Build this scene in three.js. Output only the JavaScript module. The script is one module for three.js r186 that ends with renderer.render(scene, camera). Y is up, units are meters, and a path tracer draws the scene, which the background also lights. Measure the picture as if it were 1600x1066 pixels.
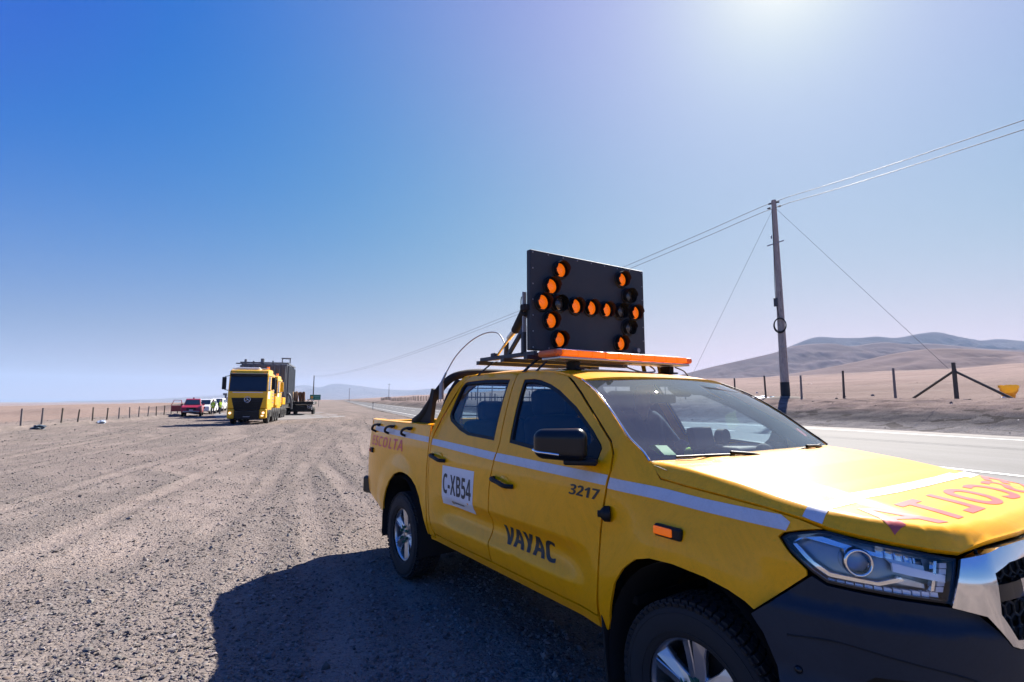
import * as THREE from 'three';
import { mergeGeometries } from 'three/addons/utils/BufferGeometryUtils.js';
import { RoundedBoxGeometry } from 'three/addons/geometries/RoundedBoxGeometry.js';
import { MarchingCubes } from 'three/addons/objects/MarchingCubes.js';
import { FontLoader } from 'three/addons/loaders/FontLoader.js';
import { createNoise2D } from 'simplex-noise';

// ---------------------------------------------------------------- camera, sky, sun, exposure
const EXPOSURE = 3.0;
const scene = new THREE.Scene();
const camera = new THREE.PerspectiveCamera(66.83, 1600 / 1066, 0.1, 60000);
camera.position.set(3.0604, 1.585, 2.765);
camera.lookAt(3.0604 - 0.82770, 1.585 + 0.11544, 2.765 - 0.54917);
const SUN = new THREE.Vector3(-0.532, 1, -1.085).normalize();
{
  // clear desert sky: deep blue away from the sun, white haze low down, bright round the sun
  const W = 1024, Hh = 512, data = new Float32Array(W * Hh * 4);
  const K = [[0.14, 0.57, 0.08, 1.2, -0.0525, 0.1353, 0.5257, 0.90, 1.5531, 0.004], [0.36, 0.85, 0.12, 1.2, -0.105, 0.4495, 0.4195, 0.85, 0.3133, 0.122], [0.1, 0.4, 0.04, 0.6, 0.6344, -0.2343, 0.2531, 0.45, 1.451, 0.57]];
  for (let j = 0; j < Hh; j++) for (let i = 0; i < W; i++) {
    const el = ((j + 0.5) / Hh - 0.5) * Math.PI, phi = ((i + 0.5) / W - 0.5) * 2 * Math.PI, ce = Math.cos(el);
    // equirectangular: u = atan2(z, x) / 2pi + 0.5
    const g = Math.acos(Math.max(-1, Math.min(1, ce * Math.cos(phi) * SUN.x + Math.sin(el) * SUN.y + ce * Math.sin(phi) * SUN.z)));
    const e = Math.max(el, 0);
    for (let k = 0; k < 3; k++) {
      const [h, g1, g2, g3, c0, c1, c2, c3, c4, lo] = K[k], eh = Math.exp(-e / h);
      data[(j * W + i) * 4 + k] = Math.max(lo, c0 + c1 * eh + c2 * Math.exp(-((g / g1) ** 2)) + c3 * Math.exp(-g / g2) + c4 * eh * Math.exp(-((g / g3) ** 2))) / EXPOSURE;
    }
    data[(j * W + i) * 4 + 3] = 1;
  }
  const sky = new THREE.DataTexture(data, W, Hh, THREE.RGBAFormat, THREE.FloatType);
  sky.mapping = THREE.EquirectangularReflectionMapping; sky.magFilter = THREE.LinearFilter; sky.minFilter = THREE.LinearFilter; sky.needsUpdate = true;
  scene.background = sky; scene.environment = sky;
}
const sun = new THREE.DirectionalLight(new THREE.Color().setRGB(1, 0.93, 0.84), 5);
sun.position.copy(SUN).multiplyScalar(120); sun.castShadow = true;
Object.assign(sun.shadow.camera, { left: -60, right: 60, top: 60, bottom: -60, near: 1, far: 300 }); sun.shadow.mapSize.set(4096, 4096);
scene.add(sun);
const renderer = new THREE.WebGLRenderer({ antialias: true });
renderer.toneMapping = THREE.LinearToneMapping; renderer.toneMappingExposure = EXPOSURE;
renderer.shadowMap.enabled = true;
scene.fog = new THREE.FogExp2(new THREE.Color().setRGB(0.52, 0.71, 1.0), 0.000055);

// ---------------------------------------------------------------- helpers
function rng(seed) { let s = seed | 0; return () => { s = (s + 0x6d2b79f5) | 0; let t = Math.imul(s ^ (s >>> 15), 1 | s); t = (t + Math.imul(t ^ (t >>> 7), 61 | t)) ^ t; return ((t ^ (t >>> 14)) >>> 0) / 4294967296; }; }
const rand = rng(7), noise = createNoise2D(rng(11));
const fbm = (x, y, o = 4) => { let s = 0, a = 1, n = 0; for (let i = 0; i < o; i++) { s += a * noise(x, y); n += a; x = x * 2.03 + 7.1; y = y * 2.03 - 3.7; a *= 0.5; } return s / n; };
const clamp = (x, a = 0, b = 1) => Math.max(a, Math.min(b, x)), lerp = (a, b, t) => a + (b - a) * t;
const ss = (a, b, x) => { const t = clamp((x - a) / (b - a)); return t * t * (3 - 2 * t); };
const V = (x, y, z) => new THREE.Vector3(x, y, z);
function interp(x, T, ky = 1) { if (x <= T[0][0]) return T[0][ky]; for (let i = 1; i < T.length; i++) if (x <= T[i][0]) return lerp(T[i - 1][ky], T[i][ky], (x - T[i - 1][0]) / (T[i][0] - T[i - 1][0])); return T[T.length - 1][ky]; }
function chaikin(P, n = 4) { for (let k = 0; k < n; k++) { const Q = [P[0]]; for (let i = 0; i < P.length - 1; i++) { const a = P[i], b = P[i + 1]; Q.push(a.map((v, j) => v * 0.75 + b[j] * 0.25), a.map((v, j) => v * 0.25 + b[j] * 0.75)); } Q.push(P[P.length - 1]); P = Q; } return P; }
const rgb = (r, g, b) => new THREE.Color().setRGB(r, g, b);
const std = (c, roughness = 0.8, o = {}) => new THREE.MeshStandardMaterial({ color: Array.isArray(c) ? rgb(...c) : rgb(c, c, c), roughness, ...o });
const phys = (c, roughness, o = {}) => new THREE.MeshPhysicalMaterial({ color: Array.isArray(c) ? rgb(...c) : rgb(c, c, c), roughness, ...o });
const plain = (g) => { const n = g.index ? g.toNonIndexed() : g; for (const k of Object.keys(n.attributes)) if (!['position', 'normal', 'uv'].includes(k)) n.deleteAttribute(k); if (!n.attributes.uv) n.setAttribute('uv', new THREE.BufferAttribute(new Float32Array(n.attributes.position.count * 2), 2)); return n; };
const merge = (list) => (list.length === 1 ? plain(list[0]) : mergeGeometries(list.map(plain)));
function part(name, g, m, parent = scene, label) { const o = new THREE.Mesh(Array.isArray(g) ? merge(g) : g, m); o.name = name; o.castShadow = o.receiveShadow = true; if (label) o.userData.label = label; parent.add(o); return o; }
const taken = new Map();
function numbered(n) { const k = taken.get(n) ?? 0; taken.set(n, k + 1); return k ? n + '_' + String(k).padStart(3, '0') : n; }
function tag(o, label, category, group) { o.userData.label = label; o.userData.category = category; if (group) o.userData.group = group; return o; }
function thing(name, label, category, pos = [0, 0, 0], turn = 0, group) { const o = new THREE.Group(); o.name = numbered(name); o.position.set(...pos); o.rotation.y = turn; scene.add(o); return tag(o, label, category, group); }
function solo(name, g, m, label, category, group) { const o = part(numbered(name), g, m); return tag(o, label, category, group); }
function structure(name, g, m) { const o = part(name, g, m); o.userData.kind = 'structure'; return o; }
const box = (w, h, d, x = 0, y = 0, z = 0, ry = 0, rx = 0, rz = 0) => { const g = new THREE.BoxGeometry(w, h, d); if (rx) g.rotateX(rx); if (rz) g.rotateZ(rz); if (ry) g.rotateY(ry); return g.translate(x, y, z); };
const rbox = (w, h, d, r, x = 0, y = 0, z = 0, ry = 0, rx = 0, rz = 0, seg = 3) => { const g = new RoundedBoxGeometry(w, h, d, seg, Math.min(r, w / 2.01, h / 2.01, d / 2.01)); if (rx) g.rotateX(rx); if (rz) g.rotateZ(rz); if (ry) g.rotateY(ry); return g.translate(x, y, z); };
function bar(a, b, r0, r1 = r0, n = 8) { const p = V(...a), q = V(...b), d = q.clone().sub(p), g = new THREE.CylinderGeometry(r1, r0, d.length(), n); g.applyQuaternion(new THREE.Quaternion().setFromUnitVectors(V(0, 1, 0), d.clone().normalize())); return g.translate((p.x + q.x) / 2, (p.y + q.y) / 2, (p.z + q.z) / 2); }
function beam(a, b, w, h) { const p = V(...a), q = V(...b), d = q.clone().sub(p), g = new THREE.BoxGeometry(w, h, d.length()); const m = new THREE.Matrix4().lookAt(p, q, Math.abs(d.clone().normalize().y) > 0.99 ? V(1, 0, 0) : V(0, 1, 0)); g.applyMatrix4(m); return g.translate((p.x + q.x) / 2, (p.y + q.y) / 2, (p.z + q.z) / 2); }
const tube = (pts, r, n = 24, k = 6) => new THREE.TubeGeometry(new THREE.CatmullRomCurve3(pts.map((p) => V(...p))), n, r, k);
function extr(pts, depth, bevel = 0, seg = 2) { const s = new THREE.Shape(pts.map(([x, y]) => new THREE.Vector2(x, y))); return new THREE.ExtrudeGeometry(s, { depth, bevelEnabled: bevel > 0, bevelSize: bevel, bevelThickness: bevel, bevelSegments: seg, curveSegments: 8 }); }
function lathe(pts, n = 48) { return new THREE.LatheGeometry(pts.map(([r, y]) => new THREE.Vector2(r, y)), n); }

// a sheet cut to a 2-D outline (with holes), laid over a curved surface map(u, v) -> [x, y, z]; the edges turn inwards by rim
const HUB = V(0, 0.8, 0);
function insetPoly(P, d) {
  let area = 0; const n = P.length; for (let i = 0; i < n; i++) { const a = P[i], b = P[(i + 1) % n]; area += a[0] * b[1] - b[0] * a[1]; }
  const s = area > 0 ? 1 : -1;
  return P.map((p, i) => { const a = P[(i + n - 1) % n], b = P[(i + 1) % n]; let e1 = [p[0] - a[0], p[1] - a[1]], e2 = [b[0] - p[0], b[1] - p[1]]; const l1 = Math.hypot(...e1) || 1, l2 = Math.hypot(...e2) || 1; let nx = (-e1[1] / l1 - e2[1] / l2) * s, ny = (e1[0] / l1 + e2[0] / l2) * s; const l = Math.hypot(nx, ny) || 1; const k = d / Math.max(0.5, l / 2); return [p[0] + (nx / l) * k, p[1] + (ny / l) * k]; });
}
function sheet(outline, map, { holes = [], cell = 0.03, rim = 0.014, off = 0, inset = 0.0025, hub = HUB } = {}) {
  if (inset) outline = insetPoly(outline, inset);
  const P = [], N = [], U = [], h = 0.003, A = V(0, 0, 0), B = V(0, 0, 0);
  const at = (u, v) => {
    const p = map(u, v), a = map(u + h, v), b = map(u - h, v), c = map(u, v + h), d = map(u, v - h);
    A.set(a[0] - b[0], a[1] - b[1], a[2] - b[2]); B.set(c[0] - d[0], c[1] - d[1], c[2] - d[2]);
    const n = A.clone().cross(B).normalize(); return [V(...p), n];
  };
  let cu = 0, cv = 0; for (const p of outline) { cu += p[0] / outline.length; cv += p[1] / outline.length; }
  const [cp, cn] = at(cu, cv), sg = cn.dot(cp.clone().sub(hub)) > 0 ? 1 : -1;
  const pt = (u, v) => { const [p, n] = at(u, v); n.multiplyScalar(sg); return [p.addScaledVector(n, off), n]; };
  const ab = V(0, 0, 0), ac = V(0, 0, 0);
  const tri = (a, b, c) => {
    ab.subVectors(b[0], a[0]); ac.subVectors(c[0], a[0]); ab.cross(ac); if (ab.lengthSq() < 1e-16) return;
    const q = ab.dot(a[1]) + ab.dot(b[1]) + ab.dot(c[1]) > 0 ? [a, b, c] : [a, c, b];
    for (const v of q) { P.push(v[0].x, v[0].y, v[0].z); N.push(v[1].x, v[1].y, v[1].z); U.push(v[2][0], v[2][1]); }
  };
  const cut = (poly, k, lo, hi) => { // clip a convex polygon to lo <= p[k] <= hi
    for (const [lim, sgn] of [[lo, 1], [hi, -1]]) {
      const out = []; for (let i = 0; i < poly.length; i++) { const a = poly[i], b = poly[(i + 1) % poly.length], da = (a[k] - lim) * sgn, db = (b[k] - lim) * sgn; if (da >= 0) out.push(a); if ((da > 0 && db < 0) || (da < 0 && db > 0)) { const t = da / (da - db); out.push([a[0] + (b[0] - a[0]) * t, a[1] + (b[1] - a[1]) * t]); } }
      poly = out; if (poly.length < 3) return [];
    } return poly;
  };
  const v2 = (L) => L.map((p) => new THREE.Vector2(p[0], p[1]));
  const con = v2(outline), hol = holes.map(v2);
  if (THREE.ShapeUtils.isClockWise(con)) con.reverse(); for (const q of hol) if (!THREE.ShapeUtils.isClockWise(q)) q.reverse();
  const all = [...con, ...hol.flat()].map((p) => [p.x, p.y]);
  for (const f of THREE.ShapeUtils.triangulateShape(con, hol)) {
    const t = f.map((i) => all[i]), us = t.map((p) => p[0]), vs = t.map((p) => p[1]);
    const u0 = Math.floor(Math.min(...us) / cell), u1 = Math.ceil(Math.max(...us) / cell), w0 = Math.floor(Math.min(...vs) / cell), w1 = Math.ceil(Math.max(...vs) / cell);
    for (let i = u0; i < u1; i++) {
      const col = cut(t, 0, i * cell, (i + 1) * cell); if (col.length < 3) continue;
      for (let j = w0; j < w1; j++) { const q = cut(col, 1, j * cell, (j + 1) * cell); if (q.length < 3) continue; const pts = q.map((p) => [...pt(p[0], p[1]), p]); for (let k = 1; k < pts.length - 1; k++) tri(pts[0], pts[k], pts[k + 1]); }
    }
  }
  if (rim) for (const loop of [con, ...hol]) for (let i = 0; i < loop.length; i++) {
    const a = loop[i], b = loop[(i + 1) % loop.length], n = Math.max(1, Math.ceil(a.distanceTo(b) / cell));
    for (let k = 0; k < n; k++) {
      const p = [lerp(a.x, b.x, k / n), lerp(a.y, b.y, k / n)], q = [lerp(a.x, b.x, (k + 1) / n), lerp(a.y, b.y, (k + 1) / n)], [pa, na] = pt(...p), [pb, nb] = pt(...q), pc = pb.clone().addScaledVector(nb, -rim), pd = pa.clone().addScaledVector(na, -rim);
      const fn = pb.clone().sub(pa).cross(pd.clone().sub(pa)).normalize();
      tri([pa, fn, p], [pb, fn, q], [pc, fn, q]); tri([pa, fn, p], [pc, fn, q], [pd, fn, p]);
    }
  }
  const g = new THREE.BufferGeometry(); g.setAttribute('position', new THREE.Float32BufferAttribute(P, 3)); g.setAttribute('normal', new THREE.Float32BufferAttribute(N, 3)); g.setAttribute('uv', new THREE.Float32BufferAttribute(U, 2)); return g;
}
const fontBold = await new FontLoader().loadAsync('fonts/droid/droid_sans_bold.typeface.json');
// lettering laid over a surface: the text's own box is stretched to the corners u0..u1, v0..v1
function lettering(text, map, u0, u1, v0, v1, { off = 0.0015, slant = 0, cell = 0.03, gap = 0, hub = HUB } = {}) {
  const font = fontBold, parts = []; let x = 0;
  const shapes = []; for (const ch of text) { const s = font.generateShapes(ch, 1); const adv = font.data.glyphs[ch].ha / font.data.resolution; for (const q of s) { const e = q.extractPoints(8); shapes.push([e.shape.map((p) => [p.x + x, p.y]), e.holes.map((hh) => hh.map((p) => [p.x + x, p.y]))]); } x += adv + gap; }
  let lo = [9, 9], hi = [-9, -9]; for (const [s] of shapes) for (const p of s) for (let k = 0; k < 2; k++) { lo[k] = Math.min(lo[k], p[k]); hi[k] = Math.max(hi[k], p[k]); }
  const f = (p) => { const t = (p[1] - lo[1]) / (hi[1] - lo[1]); return [lerp(u0, u1, (p[0] - lo[0]) / (hi[0] - lo[0])) + slant * (t - 0.5), lerp(v0, v1, t)]; };
  for (const [s, hs] of shapes) { const clean = (L) => { const o = L.map(f); const a = o[0], b = o[o.length - 1]; if (Math.hypot(a[0] - b[0], a[1] - b[1]) < 1e-6) o.pop(); return o; }; parts.push(sheet(clean(s), map, { holes: hs.map(clean), off, rim: 0, inset: 0, cell, hub })); }
  return merge(parts);
}
// ---------------------------------------------------------------- land
const RD = [-0.9654, -0.2607], NN = [0.2607, -0.9654];
const toUV = (x, z) => [x * RD[0] + (z + 6.4) * RD[1], x * NN[0] + (z + 6.4) * NN[1]];
const fromUV = (u, v) => [u * RD[0] + v * NN[0], -6.4 + u * RD[1] + v * NN[1]];
const farRise = (u) => clamp(u - 120, 0, 2500) * 0.0032;
const roadH = (u) => 0.65 * (1 - ss(8, 42, u)) + farRise(u);
function landH(x, z) {
  const [u, v] = toUV(x, z), R = roadH(u), r = Math.hypot(x, z);
  let h;
  if (v < -0.8) {
    const lot = farRise(u) + (v < -23 ? 0.28 * ss(-24, -25.5, v) * ss(-31, -27, v) + 0.25 * ss(-30, -60, v) : 0) - clamp(-85 - v, 0, 900) * 0.03;
    h = lerp(lot, R, ss(-4.7, -1.2, v));
  } else if (v < 9.2) h = R;
  else { const b = R + 1.0 + 0.5 * ss(8, 42, u); h = lerp(R, b, ss(9.2, 13.6, v)) + 0.055 * clamp(v - 16, 0, 520) + 0.02 * clamp(v - 536, 0, 4000); }
  // mound with a spoil bank beside the far pull-out
  const m = ss(26, 8, Math.hypot((x + 112) * 0.7, (z + 8) * 1.5)); h += 1.25 * m;
  const m2 = ss(16, 3, Math.hypot(x + 82, (z - 11) * 1.6)); h += 0.8 * m2;
  const onRoad = ss(-1.6, -0.6, v) * ss(10, 9, v);
  const far = ss(12, 80, r);
  h += (1 - onRoad) * (0.012 * fbm(x * 1.7, z * 1.7, 3) + 0.05 * (0.25 + far) * fbm(x * 0.22, z * 0.22, 3) + far * (v > 12 ? 0.7 : 0.12) * fbm(x * 0.02, z * 0.02, 3));
  if (v > 40) h += ss(40, 300, v) * 5 * fbm(x * 0.004, z * 0.004, 4);
  h -= onRoad * 0.05;
  return h;
}
// wheel tracks worn into the lot: soft bands that sweep from the lower left towards the parked trucks
function track(x, z) {
  const [u, v] = toUV(x, z), w = v + 1.6 * noise(u * 0.05, 3.1) + 0.5 * noise(u * 0.16, 9.7);
  const a = noise(w * 0.42 + 5, u * 0.012), b = noise(w * 1.1 - 8, u * 0.03 + 4);
  const q = x * 0.5 + z * 0.9 + 0.8 * noise(x * 0.1, z * 0.1), c = noise(q * 0.8, 2.2 + (x - z) * 0.01);
  return clamp(0.5 + 0.5 * a + 0.42 * b + 0.25 * c);
}
// single wheel ruts pressed into the lot by turning lorries: [v, bend, wavelength, phase, weight]
const RUTS = (() => { const r = rng(88), L = []; for (let k = 0; k < 15; k++) { const v = -5.6 - 17 * r(), b = 0.1 + 0.6 * r(), l = 26 + 40 * r(), p = 6.28 * r(), w = 0.5 + 0.5 * r(); for (const d of [-0.85, 0.85]) L.push([v + d, b, l, p, w]); } return L; })();
function ruts(x, z) { // [pressed, thrown-up edge]
  const [u, v] = toUV(x, z); if (v > -3.5 || v < -26 || u < -12 || u > 75) return [0, 0]; let a = 0, e = 0;
  for (const [v0, b, l, p, w] of RUTS) { const d = Math.abs(v - v0 - b * Math.sin(u / l * 6.28 + p) - 0.004 * u * (v0 + 12)); if (d > 0.5) continue; const q = w * (0.65 + 0.5 * noise(u * 0.13 + v0 * 7, v0)); a = Math.max(a, q * ss(0.19, 0.10, d)); e = Math.max(e, q * ss(0.13, 0.22, d) * ss(0.42, 0.24, d)); } return [clamp(a), clamp(e)];
}
function groundTexture(size, metres, seed, base, grains, contrast) {
  const r = rng(seed), n = size * size, c = new Float32Array(n), hgt = new Float32Array(n), tint = new Float32Array(n);
  const per = (x, y, f, o) => { const a = (x / size) * 2 * Math.PI, b = (y / size) * 2 * Math.PI, k = f / (2 * Math.PI); return noise(Math.cos(a) * k + 31 * o + Math.cos(b) * k * 0.7, Math.sin(a) * k + Math.sin(b) * k * 0.9 + 17 * o); };
  for (let y = 0; y < size; y++) for (let x = 0; x < size; x++) { const i = y * size + x; c[i] = 1 + 0.05 * per(x, y, 9, 1) + 0.05 * per(x, y, 33, 2) + (r() - 0.5) * 0.18; hgt[i] = 0.3 + 0.08 * per(x, y, 33, 2) + (r() - 0.5) * 0.1; }
  for (const [count, rMin, rMax, tone] of grains) for (let k = 0; k < count; k++) {
    const cx = r() * size, cy = r() * size, rad = ((rMin + (rMax - rMin) * r() ** 2) / metres) * size, e = 0.6 + r() * 0.8, th = r() * 3.14, cs = Math.cos(th), sn = Math.sin(th), t = 1 + (r() - 0.5 + tone) * contrast, tn = (r() - 0.5) * 0.16, R = Math.ceil(rad * 1.4);
    for (let dy = -R; dy <= R; dy++) for (let dx = -R; dx <= R; dx++) {
      const ux = (dx * cs + dy * sn) / e, uy = (-dx * sn + dy * cs) * e, d = (ux * ux + uy * uy) / (rad * rad); if (d > 1) continue;
      const i = (((Math.round(cy + dy) % size) + size) % size) * size + (((Math.round(cx + dx) % size) + size) % size), hh = 0.3 + 0.7 * Math.sqrt(1 - d) * Math.min(1, rad / 7); if (hh < hgt[i] - 0.15) continue; c[i] = t * (0.94 + 0.12 * r()); hgt[i] = Math.max(hgt[i], hh); tint[i] = tn;
    }
  }
  const col = new Uint8Array(n * 4), bmp = new Uint8Array(n * 4), s = (v) => 255 * clamp(v <= 0.0031308 ? v * 12.92 : 1.055 * v ** (1 / 2.4) - 0.055);
  for (let i = 0; i < n; i++) { col[i * 4] = s(base[0] * c[i] * (1 + tint[i])); col[i * 4 + 1] = s(base[1] * c[i]); col[i * 4 + 2] = s(base[2] * c[i] * (1 - tint[i])); col[i * 4 + 3] = 255; bmp[i * 4] = bmp[i * 4 + 1] = bmp[i * 4 + 2] = 255 * clamp(hgt[i]); bmp[i * 4 + 3] = 255; }
  const T = (d, cs) => { const t = new THREE.DataTexture(d, size, size, THREE.RGBAFormat); t.wrapS = t.wrapT = THREE.RepeatWrapping; t.magFilter = THREE.LinearFilter; t.minFilter = THREE.LinearMipmapLinearFilter; t.generateMipmaps = true; if (cs) t.colorSpace = THREE.SRGBColorSpace; t.repeat.set(1 / metres, 1 / metres); t.needsUpdate = true; return t; };
  return [T(col, true), T(bmp, false)];
}
const [dirtMap, dirtBump] = groundTexture(2048, 5, 21, [0.86, 0.86, 0.86], [[90000, 0.003, 0.008, 0.05], [26000, 0.006, 0.014, 0], [3500, 0.01, 0.024, -0.1]], 0.75);
const dirtMat = phys([1, 1, 1], 1, { specularIntensity: 0, map: dirtMap, bumpMap: dirtBump, bumpScale: 0.02, vertexColors: true });
{
  const N = 420, ax = []; for (let i = -N; i <= N; i++) ax.push((20 * i) / N + 0.00125 * Math.sinh((17 * i) / N));
  const M = ax.length, pos = new Float32Array(M * M * 3), uv = new Float32Array(M * M * 2), col = new Float32Array(M * M * 3);
  for (let j = 0; j < M; j++) for (let i = 0; i < M; i++) {
    const x = ax[i] - 4, z = ax[j] + 2.5, [ra, re] = ruts(ax[i] - 4, ax[j] + 2.5), k = j * M + i, [u, v] = toUV(x, z), r = Math.hypot(x, z);
    const t = track(x, z), lot = 1 - ss(-2.2, -0.9, v);
    let y = landH(x, z) - (v < -4 && r < 120 ? 0.022 * (t - 0.5) : 0) - 0.014 * ra + 0.012 * re;
    pos.set([x, y, z], k * 3); uv.set([x, z], k * 2);
    // tones of the matter itself: pale trodden dust, grey gravel, pinkish desert crust, dark verge grit
    const f1 = fbm(x * 0.35, z * 0.35, 3), f2 = fbm(x * 0.06 + 40, z * 0.06, 3);
    let c = [0.200, 0.171, 0.156];
    const mix = (d, w) => { c = c.map((q, n) => lerp(q, d[n], clamp(w))); };
    mix([0.168, 0.148, 0.138], 0.7 * clamp(0.85 - t * 1.5 + 0.3 * f1)); mix([0.262, 0.218, 0.195], 0.85 * clamp((t - 0.5) * 2.0 + 0.25 * f1)); mix([0.275, 0.228, 0.202], 0.62 * ra); mix([0.12, 0.106, 0.098], 0.5 * re);
    if (v < -26) mix([0.25, 0.19, 0.165], ss(-26, -30, v)); mix([0.19, 0.15, 0.14], 0.3 * clamp(f2));
    if (v > -2.5) { mix([0.15, 0.135, 0.125], ss(-2.5, -1.2, v) * 0.8); if (v > 9) { mix([0.135, 0.125, 0.12], ss(9, 9.3, v)); mix([0.05, 0.046, 0.046], ss(10.0, 10.6, v + 0.4 * f1) * 0.8); mix([0.245, 0.195, 0.175], ss(11.4, 12.6, v + 0.5 * f1)); mix([0.29, 0.226, 0.204], ss(20, 90, v)); mix([0.20, 0.155, 0.14], 0.5 * ss(0.0, 0.5, fbm(u * 0.012, v * 0.05, 3)) * ss(14, 22, v)); } }
    const md = ss(26, 10, Math.hypot((x + 112) * 0.7, (z + 8) * 1.5)); mix([0.11, 0.095, 0.095], md * 0.8);
    col.set(c.map((q) => q * (1 + 0.10 * f1 + 0.08 * f2)), k * 3);
  }
  const idx = new Uint32Array((M - 1) * (M - 1) * 6); let q = 0;
  for (let j = 0; j < M - 1; j++) for (let i = 0; i < M - 1; i++) { const a = j * M + i, b = a + 1, c = a + M, d = c + 1; idx.set([a, c, b, b, c, d], q); q += 6; }
  const g = new THREE.BufferGeometry(); g.setAttribute('position', new THREE.BufferAttribute(pos, 3)); g.setAttribute('uv', new THREE.BufferAttribute(uv, 2)); g.setAttribute('color', new THREE.BufferAttribute(col, 3)); g.setIndex(new THREE.BufferAttribute(idx, 1)); g.computeVertexNormals();
  structure('ground', g, dirtMat);
}
const groundY = (x, z) => { const [, v] = toUV(x, z), [a, e] = ruts(x, z); return landH(x, z) - (v < -4 && Math.hypot(x, z) < 120 ? 0.022 * (track(x, z) - 0.5) : 0) - 0.014 * a + 0.012 * e; };
// loose stones on the lot: too many to count
{
  const r = rng(5), shapes = [];
  for (let k = 0; k < 3; k++) { const g = new THREE.IcosahedronGeometry(1, 0), p = g.attributes.position, seen = new Map(); for (let i = 0; i < p.count; i++) { const key = [p.getX(i), p.getY(i), p.getZ(i)].map((q) => q.toFixed(3)).join(); if (!seen.has(key)) seen.set(key, 0.65 + 0.6 * r()); const s = seen.get(key); p.setXYZ(i, p.getX(i) * s * (k === 1 ? 1.4 : 1), p.getY(i) * s * 0.7, p.getZ(i) * s); } g.computeVertexNormals(); shapes.push(g); }
  const sm = std([1, 1, 1], 0.9), per = 26000, m4 = new THREE.Matrix4(), qt = new THREE.Quaternion(), cc = new THREE.Color();
  shapes.forEach((g, k) => {
    const im = new THREE.InstancedMesh(g, sm, per); im.name = k ? 'gravel_00' + k : 'gravel'; im.userData = { kind: 'stuff', label: ['small loose stones scattered over the dusty lot', 'long flat stone chips lying on the dusty lot', 'grey angular stones strewn over the dusty lot'][k], category: 'gravel' };
    let i = 0; while (i < per) {
      const d = 2.2 * (60 / 2.2) ** (r() ** 0.9), th = Math.atan2(-0.553, -0.833) + (r() - 0.5) * 2.5, x = 3.06 + Math.cos(th) * d, z = 2.765 + Math.sin(th) * d, [, v] = toUV(x, z); if (v > -1.3 || v < -40) continue;
      const t = track(x, z), cl = 0.5 + 0.5 * noise(x * 0.9, z * 0.9); const [ra, re] = ruts(x, z); if (r() > 0.2 + 0.55 * (1 - t) + 0.45 * cl * cl - 0.6 * ra + 0.5 * re) continue;
      const s = (0.0045 + 0.0105 * r() ** 3 + (r() < 0.035 ? 0.016 * r() : 0)) * (1 + Math.min(1, d * 0.022));
      qt.setFromEuler(new THREE.Euler((r() - 0.5) * 0.7, r() * 6.28, (r() - 0.5) * 0.7)); m4.compose(V(x, groundY(x, z) + s * 0.25, z), qt, V(s, s * (0.7 + 0.5 * r()), s * (0.7 + 0.5 * r()))); im.setMatrixAt(i, m4);
      const l = 0.045 + 0.15 * r(); cc.setRGB(l * (1.02 + 0.16 * r()), l * 0.97, l * (0.86 + 0.12 * r())); im.setColorAt(i, cc); i++;
    }
    scene.add(im);
  });
}
{ // rough gravel verge and dirt bank beyond the highway
  const P = [], U = [], C = [], I = [], nu = 520, nv = 52; for (let i = 0; i <= nu; i++) for (let j = 0; j <= nv; j++) {
    const u = -34 + i * 0.2, v = 8.7 + j * 0.145, [x, z] = fromUV(u, v), e = ss(8.7, 9.1, v) * ss(16.2, 15.2, v), n1 = fbm(x * 1.3, z * 1.3, 4), n2 = fbm(u * 0.25, v * 2.2, 3), w = v + 0.35 * n1;
    P.push(x, landH(x, z) + 0.02 * e + 0.055 * e * n1 + 0.035 * e * n2 - (1 - e) * 0.06, z); U.push(x, z);
    let c = [0.2, 0.188, 0.185]; const mix = (d, k) => { c = c.map((q, n) => lerp(q, d[n], clamp(k))); }; mix([0.075, 0.07, 0.073], ss(10.0, 10.7, w) * (0.75 + 0.3 * n2)); mix([0.24, 0.19, 0.172], ss(11.2, 12.2, w)); mix([0.12, 0.096, 0.09], 0.7 * ss(0.05, 0.5, n2) * ss(11, 12, v)); mix([0.25, 0.198, 0.175], 0.6 * ss(0.1, 0.5, -n2) * ss(11, 12, v)); const q = 1 + 0.16 * n1; C.push(c[0] * q, c[1] * q, c[2] * q);
  }
  for (let i = 0; i < nu; i++) for (let j = 0; j < nv; j++) { const a = i * (nv + 1) + j; I.push(a, a + 1, a + nv + 1, a + 1, a + nv + 2, a + nv + 1); }
  const g = new THREE.BufferGeometry(); g.setAttribute('position', new THREE.Float32BufferAttribute(P, 3)); g.setAttribute('uv', new THREE.Float32BufferAttribute(U, 2)); g.setAttribute('color', new THREE.Float32BufferAttribute(C, 3)); g.setIndex(I); g.computeVertexNormals(); structure('verge', g, dirtMat);
}
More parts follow.
